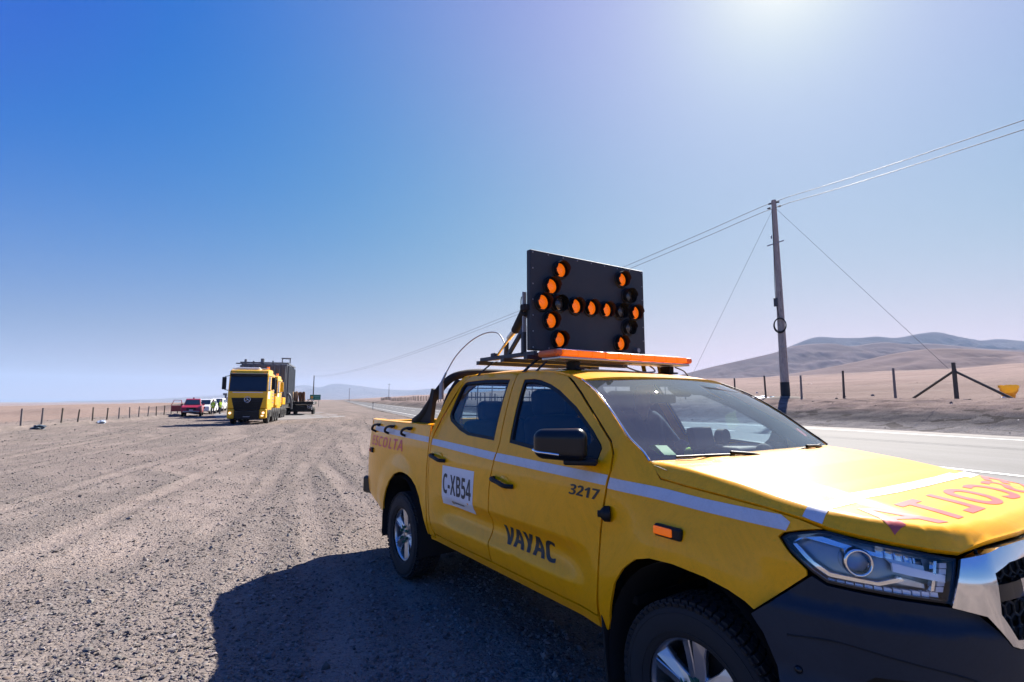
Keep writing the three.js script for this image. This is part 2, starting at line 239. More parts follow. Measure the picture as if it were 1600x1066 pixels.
// highway
const [roadMap, roadBump] = groundTexture(1024, 3, 31, [0.9, 0.9, 0.9], [[60000, 0.003, 0.007, 0.05]], 0.5);
const roadMat = phys([1, 1, 1], 0.82, { vertexColors: true, map: roadMap, bumpMap: roadBump, bumpScale: 0.004, specularIntensity: 0.6 });
function ribbon(us, vs, lift, wob = 0) {
  const P = [], U = [], I = [], n = vs.length;
  us.forEach((u) => vs.forEach((v, j) => { const ww = wob && (j === 0 || j === n - 1) ? wob * noise(u * 0.35, v * 3) : 0, [x, z] = fromUV(u, v + ww); P.push(x, roadH(u) + lift + Math.max(0, u - 60) * 0.0004, z); U.push(x, z); }));
  for (let i = 0; i < us.length - 1; i++) for (let j = 0; j < n - 1; j++) { const a = i * n + j; I.push(a, a + 1, a + n, a + 1, a + n + 1, a + n); }
  const g = new THREE.BufferGeometry(); g.setAttribute('position', new THREE.Float32BufferAttribute(P, 3)); g.setAttribute('uv', new THREE.Float32BufferAttribute(U, 2)); g.setIndex(I); g.computeVertexNormals();
  if (n > 8) { const C = []; us.forEach((u) => vs.forEach((v) => { const lane = (c) => Math.exp(-(((v - c) / 0.35) ** 2)), w = 0.45 * (lane(0.95) + lane(2.7) + lane(4.7) + lane(6.5)), s = 0.5 + 0.5 * fbm(u * 0.04, v * 2.6, 3), p = fbm(u * 0.3, v * 0.8, 2); let k = 0.086 * (1 - 0.34 * w) * (0.78 + 0.42 * s) * (1 + 0.1 * p); if (v < -0.3 || v > 7.8) k *= 1.12; if (u > 14 && u < 21.5 && v < 3.7) k *= 0.72; const sand = Math.max(ss(-0.8, -1.35, v + 0.4 * p), ss(8.3, 8.95, v + 0.4 * p)); C.push(lerp(k, 0.15, sand), lerp(k, 0.13, sand), lerp(k * 1.05, 0.118, sand)); })); g.setAttribute('color', new THREE.Float32BufferAttribute(C, 3)); } return g;
}
const US = []; for (let u = -120; u < 60; u += 0.6) US.push(u); for (let u = 60; u < 2600; u *= 1.02) US.push(u);
{ const vs = []; for (let v = -1.35; v <= 8.96; v += 0.206) vs.push(v); structure('road', ribbon(US, vs, 0.0, 0.16), roadMat); }
const paint = std([0.62, 0.62, 0.6], 0.6, { map: roadMap });
structure('edge_line', ribbon(US, [0, 0.14], 0.006), paint); structure('edge_line_001', ribbon(US, [7.4, 7.54], 0.006), paint);
for (let k = 0, u = -40; u < 200; u += 12, k++) { const q = []; for (let w = u; w <= u + 4.5; w += 0.75) q.push(w); structure('lane_dash' + (k ? '_' + String(k).padStart(3, '0') : ''), ribbon(q, [3.7, 3.82], 0.006), paint); }
{ // paved apron in the lot where the convoy stands
  const s = new THREE.Shape([[-44.5, -4.6], [-46, -7], [-48.5, -10.2], [-52, -12.9], [-73, -15.6], [-96, -14], [-92, -6], [-70, -2], [-52, -1.2]].map(([x, z]) => new THREE.Vector2(x, -z)));
  const g = new THREE.ExtrudeGeometry(s, { depth: 0.03, bevelEnabled: true, bevelSize: 0.03, bevelThickness: 0.02, bevelSegments: 1 }); g.rotateX(-Math.PI / 2); g.translate(0, -0.03, 0);
  structure('paved_apron', g, std([0.15, 0.142, 0.14], 0.8, { map: roadMap, bumpMap: roadBump, bumpScale: 0.004 }));
}
// hills
function range(name, crest, depth, tone, seed, rough) {
  const cv = new THREE.CatmullRomCurve3(crest.map((p) => V(...p))), n = 300, rows = 70, P = [], C = [], I = [], nz = createNoise2D(rng(seed)), D = Math.hypot(crest[0][0], crest[0][2]);
  const fb = (x, y) => { let s = 0, a = 1; for (let i = 0; i < 6; i++) { s += a * (1 - Math.abs(nz(x, y)) * 2); x *= 2.1; y *= 2.1; a *= 0.56; } return s / 2.1; };
  for (let i = 0; i <= n; i++) {
    const p = cv.getPoint(i / n), tg = cv.getTangent(i / n), nx = -tg.z, nzv = tg.x, l = Math.hypot(nx, nzv), sgn = nx * -p.x + nzv * -p.z > 0 ? 1 : -1;
    for (let j = 0; j <= rows; j++) {
      const t = j < 8 ? -(8 - j) / 8 : (j - 8) / (rows - 8), d = t * depth * (t < 0 ? 0.5 : 1), x = p.x + ((nx / l) * sgn) * d, z = p.z + ((nzv / l) * sgn) * d, at = Math.abs(t);
      const fall = t < 0 ? 1 - 0.6 * at : (1 - at) ** 1.5 * 0.75 + (1 - at) * 0.25, gl = fb(x / (D * 0.16), z / (D * 0.16));
      P.push(x, p.y * fall * (1 + rough * (gl - 0.35) * at * (1 - at) * 1.3) - (t > 0 ? 20 * ss(0.9, 1, at) : 0), z);
      const q = 1 + 0.22 * (gl - 0.4) + 0.15 * nz(x / (D * 0.2) + 9, z / (D * 0.2)); C.push(tone[0] * q, tone[1] * q, tone[2] * q);
    }
  }
  for (let i = 0; i < n; i++) for (let j = 0; j < rows; j++) { const a = i * (rows + 1) + j; I.push(a, a + 1, a + rows + 1, a + 1, a + rows + 2, a + rows + 1); }
  const g = new THREE.BufferGeometry(); g.setAttribute('position', new THREE.Float32BufferAttribute(P, 3)); g.setAttribute('color', new THREE.Float32BufferAttribute(C, 3)); g.setIndex(I); g.computeVertexNormals();
  structure(name, g, phys([1, 1, 1], 1, { vertexColors: true, specularIntensity: 0 }));
}
range('hill', [[-628, 49, -1036], [-583, 60, -1104], [-544, 72, -1162], [-499, 88, -1231], [-460, 103, -1289], [-422, 112, -1346], [-384, 113, -1403], [-339, 109, -1471], [-279, 102, -1562], [-159, 92, -1743]], 700, [0.175, 0.14, 0.134], 3, 0.4);
range('hill_001', [[-1809, 94, -1970], [-1737, 116, -2077], [-1674, 142, -2172], [-1611, 171, -2267], [-1539, 200, -2375], [-1431, 245, -2539], [-1376, 278, -2621], [-1268, 291, -2784], [-1215, 278, -2864], [-1161, 291, -2945], [-1116, 297, -3013], [-1054, 287, -3107], [-1000, 291, -3188], [-911, 278, -3322], [-840, 265, -3429], [-698, 255, -3643], [-450, 229, -4018]], 1500, [0.135, 0.113, 0.118], 4, 0.55);
range('hill_002', [[-3083, 366, -4752], [-2902, 456, -5024], [-2781, 547, -5207], [-2627, 645, -5439], [-2502, 639, -5627], [-2376, 639, -5817], [-2286, 652, -5953], [-2179, 639, -6114], [-2034, 684, -6333], [-1943, 697, -6470], [-1820, 645, -6655], [-1715, 612, -6814], [-1606, 626, -6977], [-1464, 606, -7191], [-1180, 573, -7620], [-756, 508, -8259]], 2600, [0.085, 0.075, 0.083], 5, 0.6);
range('hill_003', [[-15249, 48, -523], [-14986, 111, -919], [-14679, 175, -1383], [-14283, 239, -1980], [-14019, 318, -2377], [-13711, 398, -2841], [-13488, 350, -3177], [-13313, 430, -3441], [-12957, 382, -3978], [-12690, 318, -4380], [-12247, 271, -5049], [-11804, 334, -5715], [-11361, 303, -6383], [-10829, 255, -7184], [-9943, 334, -8520], [-9056, 382, -9857]], 4000, [0.15, 0.13, 0.13], 6, 0.8);
// ---------------------------------------------------------------- materials shared by the vehicles
const speck = (() => { const [a] = groundTexture(512, 0.5, 77, [0.97, 0.97, 0.97], [[900, 0.001, 0.003, -0.2]], 0.12); a.repeat.set(1.3, 1.3); return a; })();
const yellow = phys([1.0, 0.43, 0.002], 0.36, { clearcoat: 0.45, clearcoatRoughness: 0.08, specularIntensity: 0.2, map: speck });
const blackPlastic = phys(0.012, 0.5, { specularIntensity: 0.5 }), softBlack = std(0.012, 0.85), rubber = std([0.017, 0.017, 0.018], 0.82), gloss = phys([0.006, 0.008, 0.012], 0.3, { clearcoat: 0.35, clearcoatRoughness: 0.05, specularIntensity: 0.4 });
const chrome = std([0.78, 0.78, 0.8], 0.09, { metalness: 1 }), alloy = std([0.52, 0.53, 0.56], 0.3, { metalness: 0.9 }), steel = std([0.32, 0.32, 0.33], 0.5, { metalness: 0.7 }), greenCap = std([0.03, 0.12, 0.07], 0.6);
const glass = phys([0.84, 0.93, 0.94], 0.0, { transmission: 0.95, ior: 1.8 }), sideGlass = phys([0.46, 0.60, 0.70], 0.0, { transmission: 1, ior: 1.5 }), clearLens = phys([0.96, 0.97, 0.98], 0.0, { transmission: 1, ior: 1.5 });
const cloth = std([0.022, 0.024, 0.028], 0.9), tape = phys([0.60, 0.60, 0.62], 0.34, { map: speck, specularIntensity: 0.4 }), redSide = std([0.75, 0.09, 0.08], 0.5), red = phys([0.56, 0.11, 0.10], 0.36, { map: speck, specularIntensity: 0.3 }), ink = std(0.012, 0.5), whiteSheet = std([0.72, 0.72, 0.73], 0.6), inkGrey = std(0.045, 0.6);
const amber = phys([0.85, 0.2, 0.01], 0.25, { emissive: rgb(0.5, 0.07, 0.0), emissiveIntensity: 0.25 });

// ---------------------------------------------------------------- the yellow escort pickup, nose along +x, its right side towards the camera
const PLAN = chaikin([[2.55, 0], [2.535, 0.35], [2.49, 0.60], [2.36, 0.80], [2.10, 0.915], [1.7, 0.945], [1.2, 0.945], [0, 0.945], [-1, 0.945], [-1.9, 0.945], [-2.45, 0.915], [-2.78, 0.84], [-2.84, 0.72], [-2.86, 0.4], [-2.86, 0]]);
const AL = [0]; for (let i = 1; i < PLAN.length; i++) AL.push(AL[i - 1] + Math.hypot(PLAN[i][0] - PLAN[i - 1][0], PLAN[i][1] - PLAN[i - 1][1]));
const CABD = chaikin([[0.40, 0.10], [0.50, 0.045], [0.57, 0.014], [0.645, 0.0], [0.66, 0.0], [0.73, 0.046], [0.80, 0.042], [0.85, 0.006], [0.865, 0.002], [1.0, 0], [1.12, 0.004], [1.22, 0.022], [1.30, 0.05], [1.45, 0.115], [1.62, 0.2], [1.74, 0.27], [1.80, 0.32], [1.9, 0.42]], 3);
const FEND = chaikin([[0.40, 0.10], [0.50, 0.03], [0.6, 0.01], [0.8, 0], [1.0, 0.004], [1.08, 0.02], [1.16, 0.05], [1.24, 0.1], [1.32, 0.17], [1.5, 0.3]], 3);
const BEDD = chaikin([[0.40, 0.09], [0.52, 0.04], [0.62, 0.012], [0.8, 0], [1.0, 0], [1.15, 0.01], [1.26, 0.022], [1.36, 0.035], [1.5, 0.06]], 3);
function planAt(a) { if (a < 0) { const p = planAt(-a); return [p[0], -p[1]]; } let lo = 0, hi = AL.length - 1; if (a >= AL[hi]) return PLAN[hi]; while (hi - lo > 1) { const m = (lo + hi) >> 1; if (AL[m] <= a) lo = m; else hi = m; } const t = (a - AL[lo]) / (AL[hi] - AL[lo]); return [lerp(PLAN[lo][0], PLAN[hi][0], t), lerp(PLAN[lo][1], PLAN[hi][1], t)]; }
const aOfX = (x) => { let lo = 0, hi = AL[AL.length - 1]; for (let i = 0; i < 40; i++) { const m = (lo + hi) / 2; if (planAt(m)[0] > x) lo = m; else hi = m; } return (lo + hi) / 2; };
function skin(a, y, extra = 0) {
  const p = planAt(a), q0 = planAt(a - 0.03), q1 = planAt(a + 0.03), tx = q1[0] - q0[0], tz = q1[1] - q0[1], l = Math.hypot(tx, tz), n = [tz / l, -tx / l], x = p[0];
  const wf = ss(1.15, 1.5, x), wb = 1 - ss(-0.95, -0.85, x);
  let d = interp(y, CABD) * (1 - wf) * (1 - wb) + interp(y, FEND) * wf + interp(y, BEDD) * wb;
  if (x > -0.95 && x < 1.3 && y < 1.0) { const k = Math.max(ss(-0.85, -0.45, x) * (1 - ss(0.75, 1.05, x)), ss(0.86, 0.99, y)); d = d * k + interp(y, BEDD) * (1 - k); }
  for (const wx of [1.5775, -1.5775]) d -= 0.022 * (1 - ss(0.50, 0.72, Math.hypot(x - wx, y - 0.40)));
  d -= extra; return [x - n[0] * d, y, p[1] - n[1] * d];
}
const sideMap = (s) => (x, y) => { const p = skin(aOfX(x), y); return [p[0], p[1], p[2] * s]; };
const noseMap = (s = 1) => (a, y) => { const p = skin(a, y); return [p[0], p[1], p[2] * s]; };
const pickup = thing('pickup_truck', 'yellow double cab escort pickup with white side stripe, parked nearest on the gravel', 'pickup truck');
// outlines on the side, in metres along x and y
const O = {
  bed: [[-0.965, 0.50], [-0.965, 1.382], [-2.3, 1.388], [-2.66, 1.388], [-2.72, 1.36], [-2.76, 1.2], [-2.77, 0.80], [-2.74, 0.66], [-2.5, 0.60], [-2.15, 0.52], [-2.03, 0.50], [-1.96, 0.60], [-1.86, 0.74], [-1.77, 0.83], [-1.64, 0.912], [-1.52, 0.943], [-1.44, 0.949], [-1.34, 0.94], [-1.25, 0.915], [-1.16, 0.865], [-1.09, 0.79], [-1.03, 0.68], [-0.995, 0.57], [-0.985, 0.50]],
  rearDoor: [[-0.85, 0.53], [0.03, 0.537], [0.026, 0.69], [0.022, 0.85], [0.035, 1.0], [0.06, 1.13], [0.085, 1.25], [0.083, 1.31], [-0.068, 1.788], [-0.44, 1.797], [-0.74, 1.792], [-0.80, 1.78], [-0.838, 1.735], [-0.852, 1.66], [-0.868, 1.50], [-0.893, 1.36], [-0.918, 1.25], [-0.922, 0.95], [-0.912, 0.66], [-0.895, 0.57]],
  frontDoor: [[0.036, 0.537], [1.06, 0.537], [1.085, 0.70], [1.10, 0.94], [1.135, 1.13], [1.15, 1.25], [1.14, 1.32], [1.10, 1.378], [0.954, 1.482], [0.733, 1.632], [0.62, 1.70], [0.54, 1.742], [0.40, 1.773], [0.18, 1.789], [-0.062, 1.788], [0.089, 1.31], [0.091, 1.25], [0.066, 1.13], [0.041, 1.0], [0.028, 0.85], [0.032, 0.69]],
  rearWin: [[-0.118, 1.745], [-0.50, 1.755], [-0.785, 1.747], [-0.812, 1.73], [-0.825, 1.70], [-0.808, 1.50], [-0.79, 1.462], [-0.738, 1.425], [-0.533, 1.362], [-0.375, 1.332], [0.008, 1.318]],
  frontWin: [[0.068, 1.738], [0.18, 1.738], [0.27, 1.727], [0.40, 1.696], [0.529, 1.652], [0.749, 1.551], [0.954, 1.427], [1.043, 1.36], [1.056, 1.34], [1.042, 1.255], [0.494, 1.293], [0.196, 1.316]],
  fender: [[1.113, 0.48], [1.142, 0.53], [1.168, 0.612], [1.211, 0.735], [1.268, 0.814], [1.346, 0.875], [1.43, 0.90], [1.554, 0.907], [1.706, 0.896], [1.806, 0.876], [1.868, 0.854], [1.902, 0.834], [1.997, 0.917], [2.08, 0.99], [2.078, 1.01], [2.02, 1.058], [1.985, 1.10], [2.0, 1.115], [2.054, 1.131], [2.128, 1.147], [2.05, 1.167], [1.936, 1.185], [1.734, 1.203], [1.55, 1.217], [1.416, 1.231], [1.365, 1.28], [1.327, 1.322], [1.308, 1.333], [1.214, 1.397], [1.10, 1.486], [1.006, 1.554], [0.86, 1.64], [0.70, 1.708], [0.60, 1.742], [0.548, 1.745], [0.628, 1.704], [0.741, 1.636], [0.962, 1.486], [1.108, 1.382], [1.148, 1.324], [1.158, 1.25], [1.143, 1.13], [1.108, 0.94], [1.093, 0.70], [1.068, 0.48]],
  corner: [[-0.855, 0.50], [-0.90, 0.565], [-0.918, 0.66], [-0.928, 0.95], [-0.924, 1.25], [-0.899, 1.36], [-0.874, 1.50], [-0.858, 1.66], [-0.844, 1.738], [-0.806, 1.786], [-0.80, 1.80], [-0.868, 1.80], [-0.885, 1.70], [-0.90, 1.55], [-0.925, 1.40], [-0.955, 1.30], [-0.957, 0.50]],
  rocker: [[-0.95, 0.495], [-0.86, 0.495], [-0.84, 0.526], [1.06, 0.531], [1.062, 0.475], [-0.95, 0.465]],
};
const stripes = { bed: [[-2.40, 1.335], [-0.972, 1.287], [-0.972, 1.243], [-2.40, 1.277]], rear: [[-0.912, 1.277], [0.078, 1.243], [0.065, 1.193], [-0.912, 1.229]], front: [[0.094, 1.243], [1.142, 1.221], [1.132, 1.171], [0.082, 1.193]], fender: [[1.158, 1.212], [1.66, 1.182], [1.985, 1.172], [2.02, 1.152], [2.008, 1.123], [1.674, 1.135], [1.148, 1.160]] };
for (const s of [1, -1]) {
  const M = sideMap(s);
  const bed = part('bed_side', sheet(O.bed, M), yellow, pickup); part('stripe', sheet(stripes.bed, M, { off: 0.0015, rim: 0, inset: 0 }), tape, bed);
  const fd = part('front_door', sheet(O.frontDoor, M, { holes: [O.frontWin] }), yellow, pickup), rdr = part('rear_door', sheet(O.rearDoor, M, { holes: [O.rearWin] }), yellow, pickup);
  part('stripe', sheet(stripes.front, M, { off: 0.0015, rim: 0, inset: 0 }), tape, fd); part('stripe', sheet(stripes.rear, M, { off: 0.0015, rim: 0, inset: 0 }), tape, rdr);
  for (const [door, win] of [[fd, O.frontWin], [rdr, O.rearWin]]) {
    part('window_seal', sheet(insetPoly(win, -0.004), M, { holes: [insetPoly(win, 0.022)], off: -0.004, rim: 0.02, inset: 0 }), blackPlastic, door);
    part('window_pane', sheet(insetPoly(win, 0.01), M, { off: -0.016, rim: 0, inset: 0, cell: 0.05 }), sideGlass, door);
  }
  const fe = part('front_fender', sheet(O.fender, M), yellow, pickup); part('stripe', sheet(stripes.fender, M, { off: 0.0015, rim: 0, inset: 0 }), tape, fe);
  part('cab_corner', sheet(O.corner, M), yellow, pickup); part('rocker_panel', sheet(O.rocker, M, { rim: 0.05 }), yellow, pickup);
  // dark inner skin behind the panel gaps
  part('inner_sill', sheet([[-0.96, 0.5], [1.06, 0.5], [1.15, 0.9], [1.24, 1.18], [1.24, 1.31], [1.06, 1.25], [-0.95, 1.26]], M, { off: -0.035, rim: 0, inset: 0, cell: 0.08 }), softBlack, pickup);
  for (const q of [sheet([[0.02, 1.27], [0.13, 1.27], [0.0, 1.78], [-0.11, 1.78]], M, { off: -0.04, rim: 0, inset: 0, cell: 0.08 }), sheet([[-0.93, 1.27], [-0.80, 1.42], [-0.82, 1.76], [-0.885, 1.78]], M, { off: -0.04, rim: 0, inset: 0, cell: 0.08 }), sheet([[1.18, 1.27], [1.30, 1.32], [0.64, 1.72], [0.5, 1.74]], M, { off: -0.035, rim: 0, inset: 0, cell: 0.08 })]) part('inner_pillar', q, softBlack, pickup);
  part('gap_seal', sheet([[1.055, 0.6], [1.11, 0.6], [1.125, 0.94], [1.165, 1.13], [1.185, 1.25], [1.165, 1.335], [1.12, 1.335], [1.13, 1.25], [1.11, 1.13], [1.075, 0.94]], M, { off: -0.012, rim: 0, inset: 0, cell: 0.08 }), softBlack, pickup);
  // mirror sail and housing
  part('mirror_sail', sheet([[1.052, 1.345], [1.04, 1.257], [0.86, 1.268], [0.93, 1.32], [0.985, 1.395]], M, { off: 0.002, rim: 0.02, inset: 0 }), blackPlastic, fd);
  const mir = part('wing_mirror', (() => { const g = rbox(0.275, 0.165, 0.105, 0.05, 0, 0, 0, 0, 0, 0, 6); const p = g.attributes.position; for (let i = 0; i < p.count; i++) { const k = (p.getX(i) + 0.1375) / 0.275; p.setY(i, p.getY(i) * (1.03 - 0.16 * k * k) + 0.006 * k); p.setZ(i, p.getZ(i) * (1 - 0.25 * k)); } g.computeVertexNormals(); g.rotateY(Math.atan2(-0.20, -0.20)); if (s < 0) g.scale(1, 1, -1); return g.translate(0.958, 1.362, 1.073 * s); })(), gloss, pickup);
  part('mirror_arm', [rbox(0.17, 0.03, 0.17, 0.012, 0.99, 1.278, 0.96 * s, 0.75 * s)], blackPlastic, mir); part('mirror_trim', tube([[0.852, 1.334, 1.17 * s], [0.90, 1.328, 1.176 * s], [0.95, 1.322, 1.14 * s], [0.985, 1.316, 1.105 * s]], 0.007, 20, 8).scale(1, 1, 1), chrome, mir);
  // handles
  for (const [door, x0, x1, y] of [[rdr, -0.855, -0.63, 1.14], [fd, 0.10, 0.325, 1.072]]) {
    const z0 = M(x0, y)[2], z1 = M(x1, y)[2], zz = (k) => (Math.abs(lerp(z0, z1, k)) + 0.0) * s;
    part('door_handle', [tube([[x0, y + 0.012, zz(0) + 0.002 * s], [x0 + 0.02, y + 0.012, zz(0) + 0.035 * s], [(x0 + x1) / 2, y + 0.002, zz(0.5) + 0.045 * s], [x1 - 0.03, y - 0.012, zz(1) + 0.04 * s], [x1, y - 0.015, zz(1)]], 0.0145, 24, 8)], blackPlastic, door);
    part('handle_cup', [new THREE.SphereGeometry(0.058, 20, 10).scale(1, 0.8, 0.14).translate((x0 + x1) / 2 + 0.01, y - 0.004, zz(0.5))], yellow, door);
  }
  // tie-down hooks on the bed rail
  for (const x of [-2.33, -1.885, -1.445]) { const z = M(x, 1.31)[2] * s; part('tie_hook', [tube([[x + 0.10, 1.342, z * s], [x + 0.07, 1.344, (z + 0.03) * s], [x + 0.0, 1.325, (z + 0.05) * s], [x - 0.04, 1.29, (z + 0.045) * s], [x - 0.045, 1.266, z * s]], 0.012, 20, 8), box(0.03, 0.012, 0.02, x + 0.06, 1.33, (z + 0.012) * s)], blackPlastic, pickup); }
  // side marker lamp, corner sensor, bed reflector
  { const p = M(1.525, 1.03), zz = p[2]; const l = part('side_lamp', [rbox(0.145, 0.052, 0.03, 0.012, 1.525, 1.03, zz + 0.004 * s, -0.03 * s)], blackPlastic, pickup); part('lamp_lens', [rbox(0.10, 0.034, 0.02, 0.006, 1.507, 1.031, zz + 0.016 * s, -0.03 * s)], amber, l); }
  { const p = M(1.16, 1.042), zz = p[2]; const g = lathe([[0, 0], [0.036, 0], [0.038, 0.008], [0.036, 0.03], [0.026, 0.042], [0.016, 0.05], [0.016, 0.062], [0, 0.064]], 24); g.rotateX(Math.PI / 2 * s); g.rotateY(-0.75 * s); part('side_sensor', [g.translate(1.172, 1.042, zz - 0.004 * s)], blackPlastic, pickup); }
  { const p = M(-2.44, 1.07); const l = part('bed_lamp', [rbox(0.09, 0.05, 0.03, 0.008, -2.43, 1.07, p[2] + 0.006 * s, -0.08 * s)], blackPlastic, pickup); part('lamp_lens', [rbox(0.05, 0.035, 0.02, 0.006, -2.455, 1.07, p[2] + 0.018 * s, -0.08 * s)], std([0.5, 0.06, 0.03], 0.3), l); }
  part('tail_lamp', sheet([[4.0 + 2.0, 1.33], [4.0 + 2.16, 1.33], [4.0 + 2.2, 0.95], [6.02, 0.93]], (a, y) => { const p = skin(a, y, 0.006); return [p[0], p[1], p[2] * s]; }, { inset: 0 }), phys([0.45, 0.012, 0.015], 0.15, { clearcoat: 1 }), pickup);
  // mud flaps and arch liners
  part('mud_flap', rbox(0.012, 0.36, 0.24, 0.005, 1.105, 0.40, 0.815 * s, 0, 0, 0.1), softBlack, pickup); part('mud_flap', rbox(0.012, 0.30, 0.24, 0.005, -2.03, 0.44, 0.80 * s, 0, 0, -0.1), softBlack, pickup);
  for (const wx of [1.5775, -1.5775]) { const L = []; for (let i = 0; i <= 20; i++) { const t = Math.PI * (-0.08 + 1.16 * (i / 20)); L.push([wx + (wx > 0 && Math.cos(t) > 0 ? 0.44 : 0.45) * Math.cos(t), 0.40 + 0.505 * Math.sin(t)]); } const P = [], I = []; L.forEach(([x, y]) => P.push(x, y, 0.925 * s, x, y, 0.48 * s)); for (let i = 0; i < 20; i++) I.push(i * 2, i * 2 + 1, i * 2 + 2, i * 2 + 1, i * 2 + 3, i * 2 + 2); const g = new THREE.BufferGeometry(); g.setAttribute('position', new THREE.Float32BufferAttribute(P, 3)); g.setIndex(I); g.computeVertexNormals(); part('arch_liner', [g], softBlack, pickup); }
}
{ // markings on the right side and their twins on the left
  const R = sideMap(1), L = sideMap(-1);
  for (const [M, f] of [[R, 1], [L, -1]]) {
    const X = (a, b) => (f > 0 ? [a, b] : [b, a]), t = (s, a, b, y0, y1, o) => lettering(s, M, ...X(a, b), y0, y1, o);
    part('door_sign', sheet([[-0.668, 0.802], [-0.192, 0.796], [-0.165, 1.096], [-0.662, 1.09]], M, { off: 0.0015, rim: 0, inset: 0 }), whiteSheet, pickup, 'white rectangular sheet with vehicle code on rear door');
    part('lettering', t('C-XB54', -0.645, -0.205, 0.885, 1.035, { off: 0.003 }), inkGrey, pickup, 'dark grey code on the white door sheet');
    part('sign_emblem', [sheet(Array.from({ length: 14 }, (_, i) => [-0.50 + 0.018 * Math.cos(i * 0.449), 0.832 + 0.013 * Math.sin(i * 0.449)]), M, { off: 0.003, rim: 0, inset: 0 })], std([0.4, 0.33, 0.2], 0.6), pickup);
    part('sign_small_print', [0, 1, 2, 3, 4, 5, 6, 7].map((k) => sheet([[-0.475 + k * 0.019, 0.828], [-0.475 + k * 0.019 + 0.014, 0.828], [-0.475 + k * 0.019 + 0.014, 0.840], [-0.475 + k * 0.019, 0.840]], M, { off: 0.003, rim: 0, inset: 0 })), inkGrey, pickup);
    part('lettering', [0, 1, 2].map((k) => t('VAYAC', 0.181 + 0.005 * k, 0.696 + 0.005 * k, 0.692, 0.80, { slant: -0.03, off: 0.0015 + 0.0004 * k })), ink, pickup, 'black lettering low on the front door');
    part('lettering', [0, 1].map((k) => t('3217', 0.866 + 0.004 * k, 1.090 + 0.004 * k, 1.093, 1.147, { slant: 0.012, off: 0.0015 + 0.0004 * k })), ink, pickup, 'black fleet number under the stripe');
    part('lettering', t('ESCOLTA', -2.47, -1.50, 1.125, 1.228, { slant: 0.02, gap: 0.06 }), redSide, pickup, 'red lettering on the bed side');
  }
}
// hood
const HEDGE = [[1.322, 0.828, 1.318], [1.365, 0.848, 1.275], [1.416, 0.859, 1.233], [1.55, 0.863, 1.219], [1.734, 0.863, 1.205], [1.936, 0.861, 1.187], [2.05, 0.853, 1.170], [2.131, 0.842, 1.151], [2.22, 0.812, 1.138], [2.301, 0.772, 1.127], [2.38, 0.705, 1.114], [2.429, 0.636, 1.106], [2.452, 0.56, 1.126], [2.463, 0.50, 1.133], [2.49, 0.277, 1.137], [2.50, 0, 1.139]];
const CREST = [[1.25, 1.318], [1.35, 1.302], [1.53, 1.288], [1.77, 1.257], [1.965, 1.224], [2.124, 1.201], [2.3, 1.182], [2.42, 1.163], [2.52, 1.147]];
const hoodY = (x, z) => {
  const az = Math.abs(z); let best = 9, ey = 1.2; for (let i = 0; i < HEDGE.length - 1; i++) { const a = HEDGE[i], b = HEDGE[i + 1], dx = b[0] - a[0], dz = b[1] - a[1], t = clamp(((x - a[0]) * dx + (az - a[1]) * dz) / (dx * dx + dz * dz)), d = Math.hypot(x - a[0] - dx * t, az - a[1] - dz * t); if (d < best) { best = d; ey = lerp(a[2], b[2], t); } }
  const top = interp(x, CREST) + 0.010 * (1 - (az / 0.8) ** 2) + 0.013 * ss(0.60, 0.52, az) * ss(2.45, 2.0, x) * ss(1.3, 1.5, x), w = clamp(1 - best / 0.062); return lerp(top, Math.min(ey, top), w < 0.85 ? (w * w) / 0.85 * 0.85 + w * 0.15 : w * w * 1 + w * (1 - w));
};
const hoodMap = (x, z) => [x, hoodY(x, z), z];
const hoodLine = [...HEDGE.map((p) => [p[0], p[1]]), ...HEDGE.slice(0, -1).reverse().map((p) => [p[0], -p[1]]), [1.37, -0.6], [1.395, -0.3], [1.40, 0], [1.395, 0.3], [1.37, 0.6]];
const hood = part('hood', sheet(hoodLine, hoodMap, { cell: 0.022, rim: 0.02, inset: 0.003, hub: V(1.9, 0, 0) }), yellow, pickup);
part('stripe', sheet([[2.045, 0.846], [2.075, 0.845], [2.108, 0.84], [2.115, 0.6], [2.138, 0.29], [2.143, 0], [2.138, -0.29], [2.128, -0.6], [2.108, -0.84], [2.045, -0.846], [2.06, -0.6], [2.08, -0.29], [2.085, 0], [2.08, 0.29], [2.06, 0.6]], hoodMap, { off: 0.0015, rim: 0, inset: 0, cell: 0.022, hub: V(2, 0, 0) }), tape, hood);
part('lettering', lettering('ESCOLTA', (z, q) => hoodMap(2.375 - q - 0.085 * ss(0.5, 0.8, Math.abs(z)), z), -0.755, 0.755, 0, 0.175, { cell: 0.022, gap: 0.06, hub: V(2.3, 0, 0) }), red, hood, 'red mirror-written lettering across the hood');
// windscreen: t runs up the pillar, s across
const WE = [[1.345, 1.300, 0.838], [1.302, 1.336, 0.826], [1.208, 1.400, 0.822], [1.10, 1.486, 0.795], [1.0, 1.557, 0.766], [0.86, 1.642, 0.722], [0.69, 1.713, 0.675]];
const weAt = (t) => { const f = clamp(t) * (WE.length - 1), i = Math.min(WE.length - 2, Math.floor(f)), k = f - i; return WE[i].map((v, j) => lerp(v, WE[i + 1][j], k)); };
const screenMap = (s, t) => { const e = weAt(t), c = Math.max(0, 1 - s * s); return [e[0] + (0.15 - 0.03 * t) * c, e[1] + (0.022 * t - 0.03 * (1 - t)) * c, e[2] * s]; };
const ws = []; for (let i = 0; i <= 24; i++) ws.push([lerp(-1, 1, i / 24), 0]); for (let i = 1; i <= 12; i++) ws.push([1, i / 12]); for (let i = 23; i >= 0; i--) ws.push([lerp(-1, 1, i / 24), 1]); for (let i = 11; i > 0; i--) ws.push([-1, i / 12]);
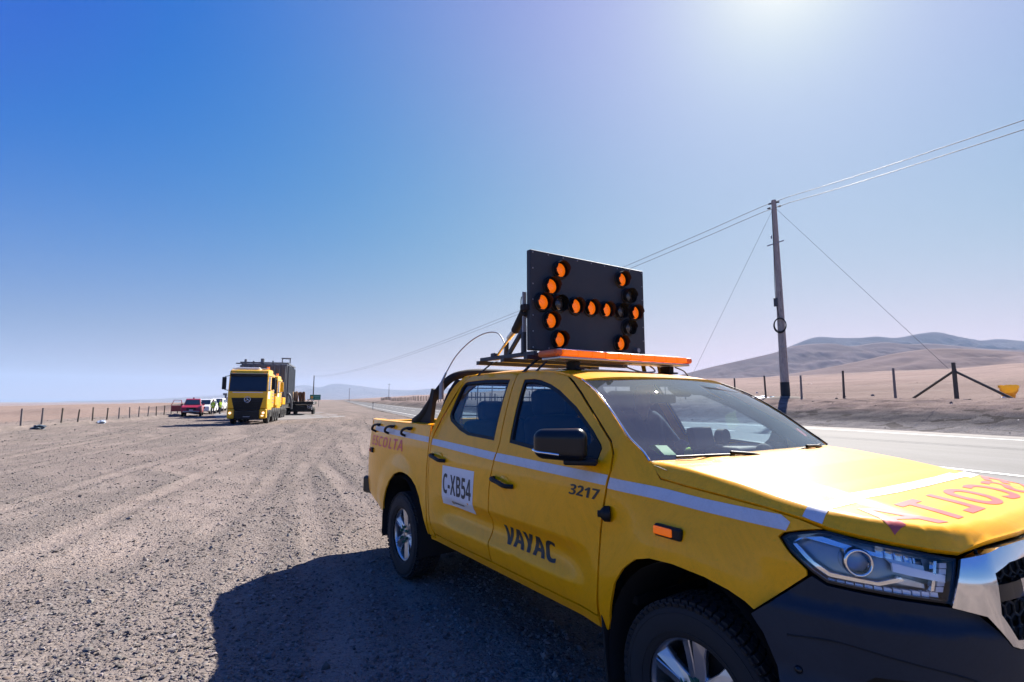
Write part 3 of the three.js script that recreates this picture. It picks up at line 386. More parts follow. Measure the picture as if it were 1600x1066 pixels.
const wsIn = []; for (let i = 0; i <= 12; i++) wsIn.push([lerp(-0.91, 0.91, i / 12), 0.14]); for (let i = 1; i <= 8; i++) wsIn.push([0.93, lerp(0.16, 0.86, i / 8)]); wsIn.push([0.90, 0.9], [0.2, 0.91], [0.12, 0.78], [-0.12, 0.78], [-0.2, 0.91], [-0.9, 0.9]); for (let i = 7; i >= 0; i--) wsIn.push([-0.93, lerp(0.16, 0.86, i / 8)]);
const screen = part('windscreen', sheet(ws, screenMap, { cell: 0.07, rim: 0, inset: 0, hub: V(0.6, 1, 0) }), glass, pickup);
part('screen_border', sheet(ws, screenMap, { holes: [wsIn], cell: 0.07, rim: 0, inset: 0, off: -0.004, hub: V(0.6, 1, 0) }), phys(0.012, 0.9, { specularIntensity: 0 }), screen);
part('screen_sensor', [rbox(0.10, 0.05, 0.14, 0.015, 0.86, 1.655, 0, 0, 0, -0.6), rbox(0.03, 0.06, 0.24, 0.014, 0.72, 1.60, 0)], softBlack, screen);
part('sticker', [sheet([[0.80, 0.16], [0.88, 0.16], [0.88, 0.27], [0.80, 0.27]], screenMap, { off: -0.007, rim: 0, inset: 0, cell: 0.1, hub: V(0.6, 1, 0) })], std([0.25, 0.45, 0.16], 0.6), screen); part('sticker', [sheet([[-0.88, 0.26], [-0.82, 0.26], [-0.84, 0.36], [-0.9, 0.36]], screenMap, { off: -0.007, rim: 0, inset: 0, cell: 0.1, hub: V(0.6, 1, 0) })], red, screen);
for (const s of [1, -1]) part('screen_trim', tube(WE.map(([x, y, z]) => [x - 0.002, y + 0.004, (z + 0.008) * s]), 0.005, 30, 6), s > 0 ? chrome : blackPlastic, screen);
part('cowl', [sheet([[-1, -0.001], [1, -0.001], [1, 0.05], [-1, 0.05]], (s, q) => { const e = screenMap(s, 0); return [e[0] + 0.02 + q * 1.4, e[1] - 0.015 - q * 0.3, e[2]]; }, { cell: 0.08, rim: 0, inset: 0, hub: V(1, 0, 0) })], softBlack, pickup);
for (const [z0, z1] of [[0.70, 0.08], [-0.02, -0.62]]) { const f = (z, t, o) => { const p = screenMap(z / 0.83, t); return [p[0] + o, p[1] + o, p[2]]; }; const w = part('wiper', [tube([f(z0, 0.06, 0.012), f(lerp(z0, z1, 0.5), 0.085, 0.018), f(z1, 0.07, 0.012)], 0.007, 16, 6)], blackPlastic, pickup); part('wiper_arm', [tube([f(lerp(z0, z1, 0.5), 0.088, 0.03), f(lerp(z0, z1, 0.75), 0.04, 0.03), f(lerp(z0, z1, 0.98), -0.01, 0.01)], 0.009, 16, 6)], blackPlastic, w); }
// roof
const REDGE = [[-0.875, 1.80, 0.628], [-0.80, 1.802, 0.624], [-0.44, 1.806, 0.618], [0, 1.804, 0.62], [0.2, 1.796, 0.63], [0.40, 1.781, 0.645], [0.56, 1.752, 0.664], [0.70, 1.716, 0.674]], RC = [[-0.9, 1.838], [-0.5, 1.852], [0, 1.838], [0.3, 1.812], [0.53, 1.778], [0.70, 1.75], [0.84, 1.734]];
const roofMap = (k, s) => { const e = [interp(k, REDGE, 0), interp(k, REDGE), interp(k, REDGE, 2)], c = Math.max(0, 1 - Math.abs(s) ** 2.6), x = k + 0.125 * Math.max(0, 1 - s * s) * ss(0.2, 0.70, k); return [x, e[1] + (interp(x, RC) - e[1]) * c, e[2] * s]; };
const roof = part('roof', sheet((() => { const L = []; for (let i = 0; i <= 20; i++) L.push([lerp(-0.875, 0.70, i / 20), 1]); for (let i = 1; i < 16; i++) L.push([0.70, lerp(1, -1, i / 16)]); for (let i = 0; i <= 20; i++) L.push([lerp(0.70, -0.875, i / 20), -1]); for (let i = 1; i < 16; i++) L.push([-0.875, lerp(-1, 1, i / 16)]); return L; })(), roofMap, { cell: 0.05, rim: 0.02, inset: 0 }), yellow, pickup);
part('headlining', sheet([[-0.86, 0.97], [0.66, 0.97], [0.66, -0.97], [-0.86, -0.97]], roofMap, { cell: 0.1, rim: 0, inset: 0, off: -0.045 }), std(0.12, 0.9), pickup);
// cab back wall with rear glass and guard
const backMap = (z, y) => [-0.885 - 0.07 * (1.80 - y) - 0.02 * (1 - (z / 0.9) ** 2), y, z];
const backLine = [[0.89, 0.6], [0.90, 1.28], [0.83, 1.45], [0.74, 1.63], [0.645, 1.78], [0.5, 1.825], [0, 1.838], [-0.5, 1.825], [-0.645, 1.78], [-0.74, 1.63], [-0.83, 1.45], [-0.90, 1.28], [-0.89, 0.6]], backWin = [[0.68, 1.40], [0.60, 1.66], [0.52, 1.72], [-0.52, 1.72], [-0.60, 1.66], [-0.68, 1.40], [-0.6, 1.36], [0.6, 1.36]];
const back = part('cab_back', sheet(backLine, backMap, { holes: [backWin], cell: 0.08, rim: 0.03, inset: 0.002 }), yellow, pickup);
part('rear_window', sheet(backWin, backMap, { cell: 0.1, rim: 0, inset: 0, off: -0.01 }), glass, back);
const guard = []; for (let i = 0; i < 9; i++) guard.push(bar([-1.0, 1.38, -0.6 + i * 0.15], [-0.98, 1.74, -0.6 + i * 0.15], 0.004)); for (const y of [1.38, 1.46, 1.54, 1.62, 1.70]) guard.push(bar([-0.99, y, -0.64], [-0.99, y, 0.64], 0.005)); part('window_guard', guard, softBlack, pickup);
// load bed
part('bed_floor', [box(1.80, 0.03, 1.66, -1.83, 0.86, 0)], softBlack, pickup);
for (const s of [1, -1]) { part('bed_inner_wall', [box(1.78, 0.50, 0.02, -1.84, 1.12, 0.80 * s)], softBlack, pickup); part('bed_rail', sheet([[-0.97, 0], [-2.72, 0], [-2.72, 1], [-0.97, 1]], (x, k) => { const p = skin(aOfX(x), 1.386); return [x, 1.388 + 0.006 * Math.sin(k * 3.14), lerp(p[2] - 0.002, 0.79 - (x < -2.4 ? 0.05 : 0), k) * s]; }, { cell: 0.06, rim: 0.01, inset: 0 }), yellow, pickup); }
part('bed_front_wall', [box(0.025, 0.5, 1.62, -0.985, 1.12, 0)], softBlack, pickup);
part('tailgate', [rbox(0.06, 0.60, 1.44, 0.02, -2.80, 1.07, 0)], yellow, pickup); part('rear_bumper', [rbox(0.12, 0.18, 1.58, 0.05, -2.80, 0.64, 0), rbox(0.24, 0.18, 0.06, 0.03, -2.67, 0.67, 0.835, 0.22), rbox(0.24, 0.18, 0.06, 0.03, -2.67, 0.67, -0.835, -0.22)], blackPlastic, pickup);
{ // sports bar
  const leg = (s) => { const L = [[-1.46, 1.40, 0.84], [-1.30, 1.46, 0.838], [-1.13, 1.60, 0.815], [-1.05, 1.72, 0.76], [-1.01, 1.79, 0.69], [-0.99, 1.825, 0.57], [-0.985, 1.838, 0.40], [-0.985, 1.84, 0]]; return tube(L.map(([x, y, z]) => [x, y, z * s]), 0.036, 48, 12); };
  const wedge = (s) => { const g = extr([[-1.50, 1.385], [-1.12, 1.385], [-1.05, 1.68], [-1.10, 1.69], [-1.16, 1.58], [-1.28, 1.47]], 0.03, 0.004); return g.translate(0, 0, 0.83 * s - 0.015); };
  part('roll_bar', [leg(1), leg(-1), wedge(1), wedge(-1)], softBlack, pickup);
}
// underbody, nose inner and engine bay
part('chassis', [box(4.4, 0.16, 0.9, -0.15, 0.46, 0), box(0.12, 0.12, 1.5, 1.5775, 0.38, 0), box(0.12, 0.12, 1.5, -1.5775, 0.38, 0), box(1.0, 0.55, 0.92, 1.85, 0.75, 0), box(1.9, 0.1, 1.5, 0.1, 0.56, 0)], softBlack, pickup);
// front bumper, chrome surround, grille
const bumpMap = (a, y) => { const p = skin(a, y, 0.036 * ss(0.925, 0.885, y) * ss(1.45, 1.25, Math.abs(a)) + 0.002 + 0.03 * ss(0.70, 0.62, y) * ss(0.42, 0.52, y)); return p; };
const half = [[0, 0.838], [0.47, 0.838], [0.565, 0.842], [0.59, 0.852], [0.655, 0.936], [0.735, 0.955], [0.82, 0.963], [0.949, 0.969], [1.074, 0.974], [1.12, 0.996], [1.215, 0.915], [1.31, 0.832], [1.265, 0.781], [1.224, 0.685], [1.19, 0.56], [1.12, 0.47], [0.9, 0.42], [0, 0.40]];
const mirrorHalf = (L) => [...L, ...L.filter((p) => p[0] > 1e-6).reverse().map(([a, y]) => [-a, y])];
const fogHole = [[0.60, 0.52], [1.02, 0.55], [1.05, 0.66], [0.96, 0.735], [0.82, 0.75], [0.68, 0.70], [0.60, 0.62]], intake = [[-0.5, 0.5], [0.5, 0.5], [0.46, 0.72], [-0.46, 0.72]];
const bumper = part('front_bumper', sheet(mirrorHalf(half), bumpMap, { holes: [fogHole, fogHole.map(([a, y]) => [-a, y]).reverse(), intake], cell: 0.03, rim: 0.05 }), phys([0.018, 0.025, 0.037], 0.55, { map: speck, specularIntensity: 0.6, bumpMap: roadBump, bumpScale: 0.0006 }), pickup);
for (const a of [0.34, 1.16, -0.34, -1.16]) { const p = bumpMap(a, 0.70), q = planAt(a); part('parking_sensor', [new THREE.SphereGeometry(0.013, 14, 10).translate(p[0] + (Math.abs(a) < 0.5 ? 0.001 : 0), p[1], p[2])], gloss, bumper); }
for (const s of [1, -1]) { part('bumper_seam', tube([[1.19, 0.80], [1.05, 0.815], [0.9, 0.80], [0.76, 0.775], [0.66, 0.74]].map(([a, y]) => { const p = bumpMap(a, y); return [p[0], p[1], p[2] * s]; }), 0.0035, 30, 6), softBlack, bumper); }
part('intake_mesh', [sheet(insetPoly(intake, -0.01), noseMap(), { off: -0.03, rim: 0, inset: 0, cell: 0.1 })], softBlack, bumper);
for (const s of [1, -1]) { part('fog_recess', [sheet(insetPoly(fogHole, -0.01), noseMap(s), { off: -0.045, rim: 0, inset: 0, cell: 0.1 })], softBlack, bumper); const p = skin(0.82, 0.60); part('fog_lamp', [new THREE.SphereGeometry(0.045, 16, 12).scale(0.5, 1, 1).translate(p[0] - 0.03, 0.60, p[2] * s)], clearLens, bumper); }
const chOut = [[0, 1.14], [0.28, 1.138], [0.46, 1.134], [0.55, 1.128], [0.69, 1.096], [0.743, 0.957], [0.655, 0.937], [0.592, 0.853], [0.56, 0.842], [0.466, 0.84], [0, 0.84]], chIn = [[0, 1.10], [0.28, 1.098], [0.46, 1.092], [0.54, 1.085], [0.61, 1.06], [0.618, 0.945], [0.57, 0.868], [0.46, 0.86], [0, 0.86]];
const grille = part('grille', [sheet(insetPoly(mirrorHalf(chIn), -0.012), noseMap(), { off: -0.07, rim: 0, inset: 0, cell: 0.06 })], softBlack, pickup);
part('grille_surround', sheet(mirrorHalf(chOut), (a, y) => skin(a, y, 0.03 * ss(0.74, 0.60, Math.abs(a)) + 0.012), { holes: [mirrorHalf(chIn)], cell: 0.03, rim: 0.075, inset: 0 }), chrome, grille);
{ // honeycomb bars
  const B = [], w = 0.052, hh = w * 0.9; for (let j = 0; j < 7; j++) for (let i = -13; i <= 13; i++) { const a = (i + (j % 2) / 2) * w * 1.05, y = 0.85 + j * hh * 0.86; if (Math.abs(a) > 0.60 - (y < 0.93 ? (0.93 - y) * 0.7 : 0) || y > 1.10) continue; const f = (da, dy) => { const p = skin(a + da, y + dy, -0.03); return p; }; const c = [0, 1, 2].map((k) => [w * 0.52 * Math.cos(k * 2.094 + 0.5236), hh * 0.52 * Math.sin(k * 2.094 + 0.5236)]); for (const [da, dy] of c) B.push(bar(f(0, 0), f(da * 1.1, dy * 1.1), 0.0055, 0.0055, 5)); }
  part('honeycomb', B, blackPlastic, grille);
  part('centre_bar', sheet([[-0.60, 0.955], [0.60, 0.955], [0.60, 1.005], [-0.60, 1.005]], noseMap(), { off: -0.012, rim: 0.03, inset: 0, cell: 0.06 }), gloss, grille);
  for (const a0 of [0.455, 0.33, 0.21, 0.05, -0.115, -0.235, -0.36]) part('emblem', sheet([[a0 - 0.095, 0.95], [a0, 0.95], [a0, 1.02], [a0 - 0.095, 1.02]], noseMap(), { holes: [[[a0 - 0.08, 0.966], [a0 - 0.02, 0.966], [a0 - 0.02, 1.004], [a0 - 0.08, 1.004]]], off: 0.012, rim: 0.03, inset: 0, cell: 0.05 }), chrome, grille);
}
// headlights
const HL = [[1.219, 1.10], [1.195, 1.117], [1.151, 1.129], [1.10, 1.141], [1.064, 1.143], [1.02, 1.137], [0.992, 1.131], [0.831, 1.115], [0.686, 1.092], [0.738, 0.962], [0.82, 0.969], [0.949, 0.975], [1.074, 0.980], [1.122, 1.007], [1.187, 1.058]];
for (const s of [1, -1]) {
  const M = noseMap(s), inn = insetPoly(HL, 0.009), hl = part('headlight', [sheet(HL, M, { holes: [inn], off: -0.002, rim: 0.075, inset: 0.001, cell: 0.04 })], gloss, pickup);
  part('reflector_bowl', sheet(HL, M, { off: -0.07, rim: 0, inset: 0, cell: 0.05 }), std([0.30, 0.31, 0.33], 0.3, { metalness: 0.85 }), hl);
  for (let k = 0; k < 5; k++) { const a0 = 0.925 - k * 0.032; part('reflector_facet', sheet([[a0, 1.072 - k * 0.004], [a0 - 0.028, 1.068 - k * 0.004], [a0 - 0.028, 1.094 - k * 0.005], [a0, 1.098 - k * 0.005]], (a, y) => { const p = skin(a, y, -0.05 - 0.35 * (a0 - a) ); return [p[0], p[1], p[2] * s]; }, { rim: 0.008, inset: 0, cell: 0.05 }), chrome, hl); }
  part('headlight_lens', sheet(insetPoly(HL, 0.008), M, { off: 0.0, rim: 0, inset: 0, cell: 0.05 }), clearLens, hl);
  const pj = skin(1.0, 1.055, -0.05), P = (a, y, o) => { const p = skin(a, y, o); return [p[0], p[1], p[2] * s]; };
  const dir = new THREE.Quaternion().setFromUnitVectors(V(0, 1, 0), V(0.72, 0.0, 0.69 * s).normalize()), ring = lathe([[0.032, -0.03], [0.044, -0.03], [0.046, 0.02], [0.04, 0.028], [0.034, 0.02], [0.032, -0.03]], 28); ring.applyQuaternion(dir).translate(pj[0] + 0.015, pj[1], (pj[2] + 0.01) * s);
  part('projector_ring', [ring], chrome, hl); part('projector_lens', [new THREE.SphereGeometry(0.034, 20, 16).translate(pj[0] + 0.012, pj[1], (pj[2] + 0.008) * s)], phys([0.9, 0.93, 1], 0.02, { transmission: 1, thickness: 0.05, ior: 1.5 }), hl);
  const strip = (L, o, m, n, c = 0.03) => part(n, sheet(L, M, { off: o, rim: 0.02, inset: 0, cell: c }), m, hl);
  strip([[1.186, 1.093], [1.15, 1.115], [1.09, 1.108], [1.02, 1.098], [0.92, 1.086], [0.90, 1.094], [1.02, 1.113], [1.09, 1.127], [1.16, 1.122]], -0.03, chrome, 'brow_trim');
  strip([[1.19, 1.088], [1.175, 1.09], [1.12, 1.04], [1.07, 1.01], [0.93, 1.003], [0.86, 1.028], [0.85, 1.018], [0.925, 0.993], [1.08, 0.998], [1.13, 1.028]], -0.03, chrome, 'lower_trim');
  strip([[0.885, 1.045], [0.735, 1.022], [0.735, 1.045], [0.885, 1.072]], -0.012, phys([0.8, 0.8, 0.82], 0.12, { clearcoat: 1 }), 'light_bar_element');
  strip([[0.90, 1.085], [0.78, 1.07], [0.78, 1.048], [0.87, 1.06]], -0.035, alloy, 'reflector'); strip([[0.87, 1.03], [0.79, 1.012], [0.79, 0.998], [0.88, 1.008]], -0.035, alloy, 'reflector');
  for (let k = 0; k < 12; k++) { const a0 = lerp(1.075, 0.755, k / 12), a1 = a0 - 0.0225; strip([[a0, 0.992], [a1, 0.990], [a1, 0.976], [a0, 0.978]], -0.02, phys([0.88, 0.88, 0.9], 0.2, { clearcoat: 1 }), 'daytime_lamp', 0.05); }
  for (let k = 0; k < 5; k++) { const y0 = 0.992 + k * 0.018; strip([[0.766 - k * 0.007, y0], [0.742 - k * 0.007, y0], [0.737 - k * 0.007, y0 + 0.0155], [0.761 - k * 0.007, y0 + 0.0155]], -0.02, std([0.7, 0.7, 0.72], 0.25), 'daytime_lamp', 0.05); }
  strip([[0.785, 0.996], [0.775, 0.996], [0.748, 1.084], [0.757, 1.085]], -0.012, chrome, 'inner_trim');
}
// wheels
function tyreParts() {
  const prof = [[0.225, -0.105], [0.24, -0.118], [0.28, -0.124], [0.32, -0.121], [0.350, -0.108], [0.358, -0.09], [0.359, -0.05], [0.36, 0], [0.359, 0.05], [0.358, 0.09], [0.350, 0.108], [0.32, 0.121], [0.28, 0.124], [0.24, 0.118], [0.225, 0.105]], g = lathe(prof, 72); g.rotateX(Math.PI / 2);
  const L = [g], blk = (r, z, w, d, t, skew) => { const b = rbox(w, 0.022, d, 0.003, 0, 0, 0, skew, 0, 0, 1); b.translate(0, r, z); b.rotateZ(t); L.push(b); }, n = 62;
  for (let i = 0; i < n; i++) { const t = (i / n) * 2 * Math.PI; for (const s of [1, -1]) { blk(0.3645, 0.083 * s, 0.029, 0.036, t + (s > 0 ? 0 : 0.05), 0.12 * s); blk(0.3645, 0.040 * s, 0.026, 0.036, t + 0.03, 0.5 * s); const sh = rbox(0.026, 0.034, 0.010, 0.003, 0, 0, 0, 0, 0.5 * s, 0, 1); sh.translate(0, 0.349, 0.108 * s); sh.rotateZ(t + (s > 0 ? 0 : 0.05)); L.push(sh); } blk(0.3645, 0, 0.028, 0.030, t + 0.05, -0.5); }
  for (const r of [0.255, 0.325]) { const ringG = new THREE.TorusGeometry(r, 0.0022, 5, 64); L.push(ringG.translate(0, 0, r < 0.3 ? 0.1215 : 0.1195)); }
  return merge(L);
}
const tyreG = tyreParts();
const rimG = (() => {
  const L = [], ring = lathe([[0.20, -0.10], [0.222, -0.10], [0.226, 0.08], [0.232, 0.088], [0.228, 0.096], [0.218, 0.092], [0.208, 0.075], [0.205, -0.09]], 64); ring.rotateX(Math.PI / 2); L.push(ring);
  for (let k = 0; k < 6; k++) { for (const s of [-1, 1]) { const g = extr([[0, 0], [0.034, 0.02], [0.043, 0.12], [0.062, 0.196], [0.012, 0.200], [0.004, 0.10]], 0.02, 0.004, 1); const p = g.attributes.position; for (let i = 0; i < p.count; i++) { p.setZ(i, p.getZ(i) + 0.055 + 0.012 * (p.getY(i) / 0.2) - 0.5 * Math.max(0, p.getX(i) - 0.014)); p.setX(i, p.getX(i) * s); } g.translate(0, 0.03, 0); g.rotateZ((k * Math.PI) / 3 + 0.1); g.computeVertexNormals(); L.push(g); } }
  const hub = lathe([[0, 0.075], [0.03, 0.075], [0.036, 0.07], [0.05, 0.072], [0.088, 0.062], [0.09, 0.03], [0, 0.03]], 32); hub.rotateX(Math.PI / 2); L.push(hub); return merge(L);
})();
const discG = (() => { const g = lathe([[0.05, -0.02], [0.16, -0.02], [0.16, 0.0], [0.05, 0.0]], 40); g.rotateX(Math.PI / 2); const dark = new THREE.CylinderGeometry(0.205, 0.205, 0.01, 32).rotateX(Math.PI / 2).translate(0, 0, -0.06); return merge([g, dark]); })();
const nutG = (() => { const L = []; for (let k = 0; k < 6; k++) { const t = (k * Math.PI) / 3 + 0.62; const c = new THREE.CylinderGeometry(0.012, 0.015, 0.035, 6).rotateX(Math.PI / 2); c.translate(0.062 * Math.cos(t), 0.062 * Math.sin(t), 0.085); const pt = new THREE.ConeGeometry(0.009, 0.03, 6); pt.translate(0, 0.02, 0); pt.rotateZ(t - 1.57 + 0.8 * (k % 2 ? 1 : -1)); L.push(merge([c, pt.translate(0.062 * Math.cos(t), 0.062 * Math.sin(t), 0.1)])); } return L; })();
for (const [x, s, st] of [[1.5775, 1, 0.055], [1.5775, -1, 0.055], [-1.5775, 1, 0], [-1.5775, -1, 0]]) {
  const w = new THREE.Group(); w.name = 'wheel'; w.position.set(x, 0.374, 0.785 * s); w.rotation.y = st + (s < 0 ? Math.PI : 0); pickup.add(w);
  part('tyre', tyreG, rubber, w); part('rim', rimG, alloy, w); part('brake_disc', discG, softBlack, w); for (const g of nutG) part('lug_nut', g, greenCap, w);
}
// cab interior
for (const z of [0.38, -0.38]) {
  const s = part('front_seat', [rbox(0.52, 0.14, 0.50, 0.06, 0.35, 0.86, z), rbox(0.15, 0.66, 0.48, 0.07, 0.06, 1.16, z, 0, 0, 0.22)], cloth, pickup); part('headrest', [rbox(0.11, 0.20, 0.28, 0.05, -0.04, 1.57, z, 0, 0, 0.2), bar([-0.02, 1.40, z + 0.06], [-0.03, 1.50, z + 0.06], 0.007), bar([-0.02, 1.40, z - 0.06], [-0.03, 1.50, z - 0.06], 0.007)], cloth, s);
}
{ const s = part('rear_seat', [rbox(0.5, 0.14, 1.36, 0.05, -0.48, 0.86, 0), rbox(0.13, 0.62, 1.36, 0.06, -0.76, 1.12, 0, 0, 0, 0.16)], cloth, pickup); for (const z of [0.42, 0, -0.42]) part('headrest', [rbox(0.10, 0.17, 0.25, 0.045, -0.80, 1.50, z), bar([-0.80, 1.38, z + 0.05], [-0.80, 1.44, z + 0.05], 0.007), bar([-0.80, 1.38, z - 0.05], [-0.80, 1.44, z - 0.05], 0.007)], cloth, s); }
part('cab_floor', [box(2.1, 0.04, 1.6, 0.15, 0.62, 0), box(0.04, 0.5, 1.6, 1.12, 0.85, 0)], softBlack, pickup);
{ const d = part('dashboard', [rbox(0.42, 0.20, 1.56, 0.07, 1.12, 1.15, 0), rbox(0.25, 0.06, 0.42, 0.03, 1.02, 1.27, -0.38), rbox(0.34, 0.3, 0.24, 0.04, 0.75, 0.98, 0)], std([0.035, 0.037, 0.042], 0.75), pickup); part('dash_unit', [rbox(0.05, 0.13, 0.20, 0.015, 1.02, 1.36, 0.02, 0, 0, 0.25), new THREE.CylinderGeometry(0.05, 0.05, 0.05, 20).rotateZ(1.57).translate(1.03, 1.36, -0.18), new THREE.SphereGeometry(0.05, 16, 12, 0, 6.3, 0, 1.6).translate(1.17, 1.27, -0.40)], softBlack, d); }
part('steering_wheel', [new THREE.TorusGeometry(0.185, 0.016, 10, 40).rotateY(Math.PI / 2).rotateZ(-0.45).translate(0.80, 1.14, -0.38), bar([0.80, 1.14, -0.38], [1.05, 1.02, -0.38], 0.03), beam([0.80, 1.14, -0.55], [0.80, 1.14, -0.21], 0.03, 0.04)], softBlack, pickup);
// whip aerial at the cab corner
{ const a = part('aerial', [bar([-1.0, 1.60, 0.80], [-1.0, 1.74, 0.80], 0.022, 0.02, 12), bar([-1.0, 1.74, 0.80], [-0.985, 1.83, 0.765], 0.012, 0.008, 10)], steel, pickup); part('aerial_whip', tube([[-0.985, 1.83, 0.765], [-0.94, 1.98, 0.69], [-0.86, 2.11, 0.585], [-0.76, 2.17, 0.50], [-0.66, 2.165, 0.455], [-0.58, 2.11, 0.45], [-0.53, 2.06, 0.46]], 0.005, 50, 6), steel, a); }
// ---------------------------------------------------------------- amber light bar on the cab roof
const amberGlass = phys([1, 0.36, 0.02], 0.18, { transmission: 0.45, emissive: rgb(1, 0.3, 0.01), emissiveIntensity: 0.16, specularIntensity: 0.5 });
{
  const t = thing('light_bar', 'long amber warning light bar across the yellow pickup roof', 'light bar', [0.345, 1.832, 0]);
  part('base_tray', [rbox(0.19, 0.02, 1.32, 0.008, 0, 0.036, 0)], std([0.45, 0.46, 0.48], 0.35, { metalness: 0.8 }), t); part('top_cover', [rbox(0.14, 0.010, 1.26, 0.005, -0.01, 0.094, 0)], std([0.7, 0.7, 0.7], 0.5), t);
  for (let k = 0; k < 10; k++) { const z = -0.5625 + k * 0.125; part('lens', [rbox(0.20, 0.042, 0.1225, 0.008, 0, 0.069, z)], amberGlass, t); }
  for (const s of [1, -1]) part('end_lens', (() => { const g = rbox(0.20, 0.044, 0.07, 0.02, 0, 0.069, 0.659 * s, 0, 0, 0, 4); return g; })(), phys([0.75, 0.2, 0.06], 0.3, { transmission: 0.3, specularIntensity: 0.5 }), t);
  for (const z of [0.46, -0.5]) part('foot', [rbox(0.10, 0.055, 0.05, 0.01, 0, -0.004, z), rbox(0.16, 0.012, 0.07, 0.004, 0, -0.032, z)], softBlack, t);
  part('cable', tube([[-0.1, 0.02, -0.12], [0.03, -0.03, -0.17], [0.08, -0.03, -0.26], [0.02, 0.0, -0.32], [-0.02, 0.02, -0.33]], 0.006, 30, 6), std([0.45, 0.42, 0.38], 0.6), t); part('cable', tube([[0.0, 0.02, -0.60], [0.02, -0.01, -0.68], [0.03, -0.07, -0.74]], 0.005, 20, 6), softBlack, t);
}
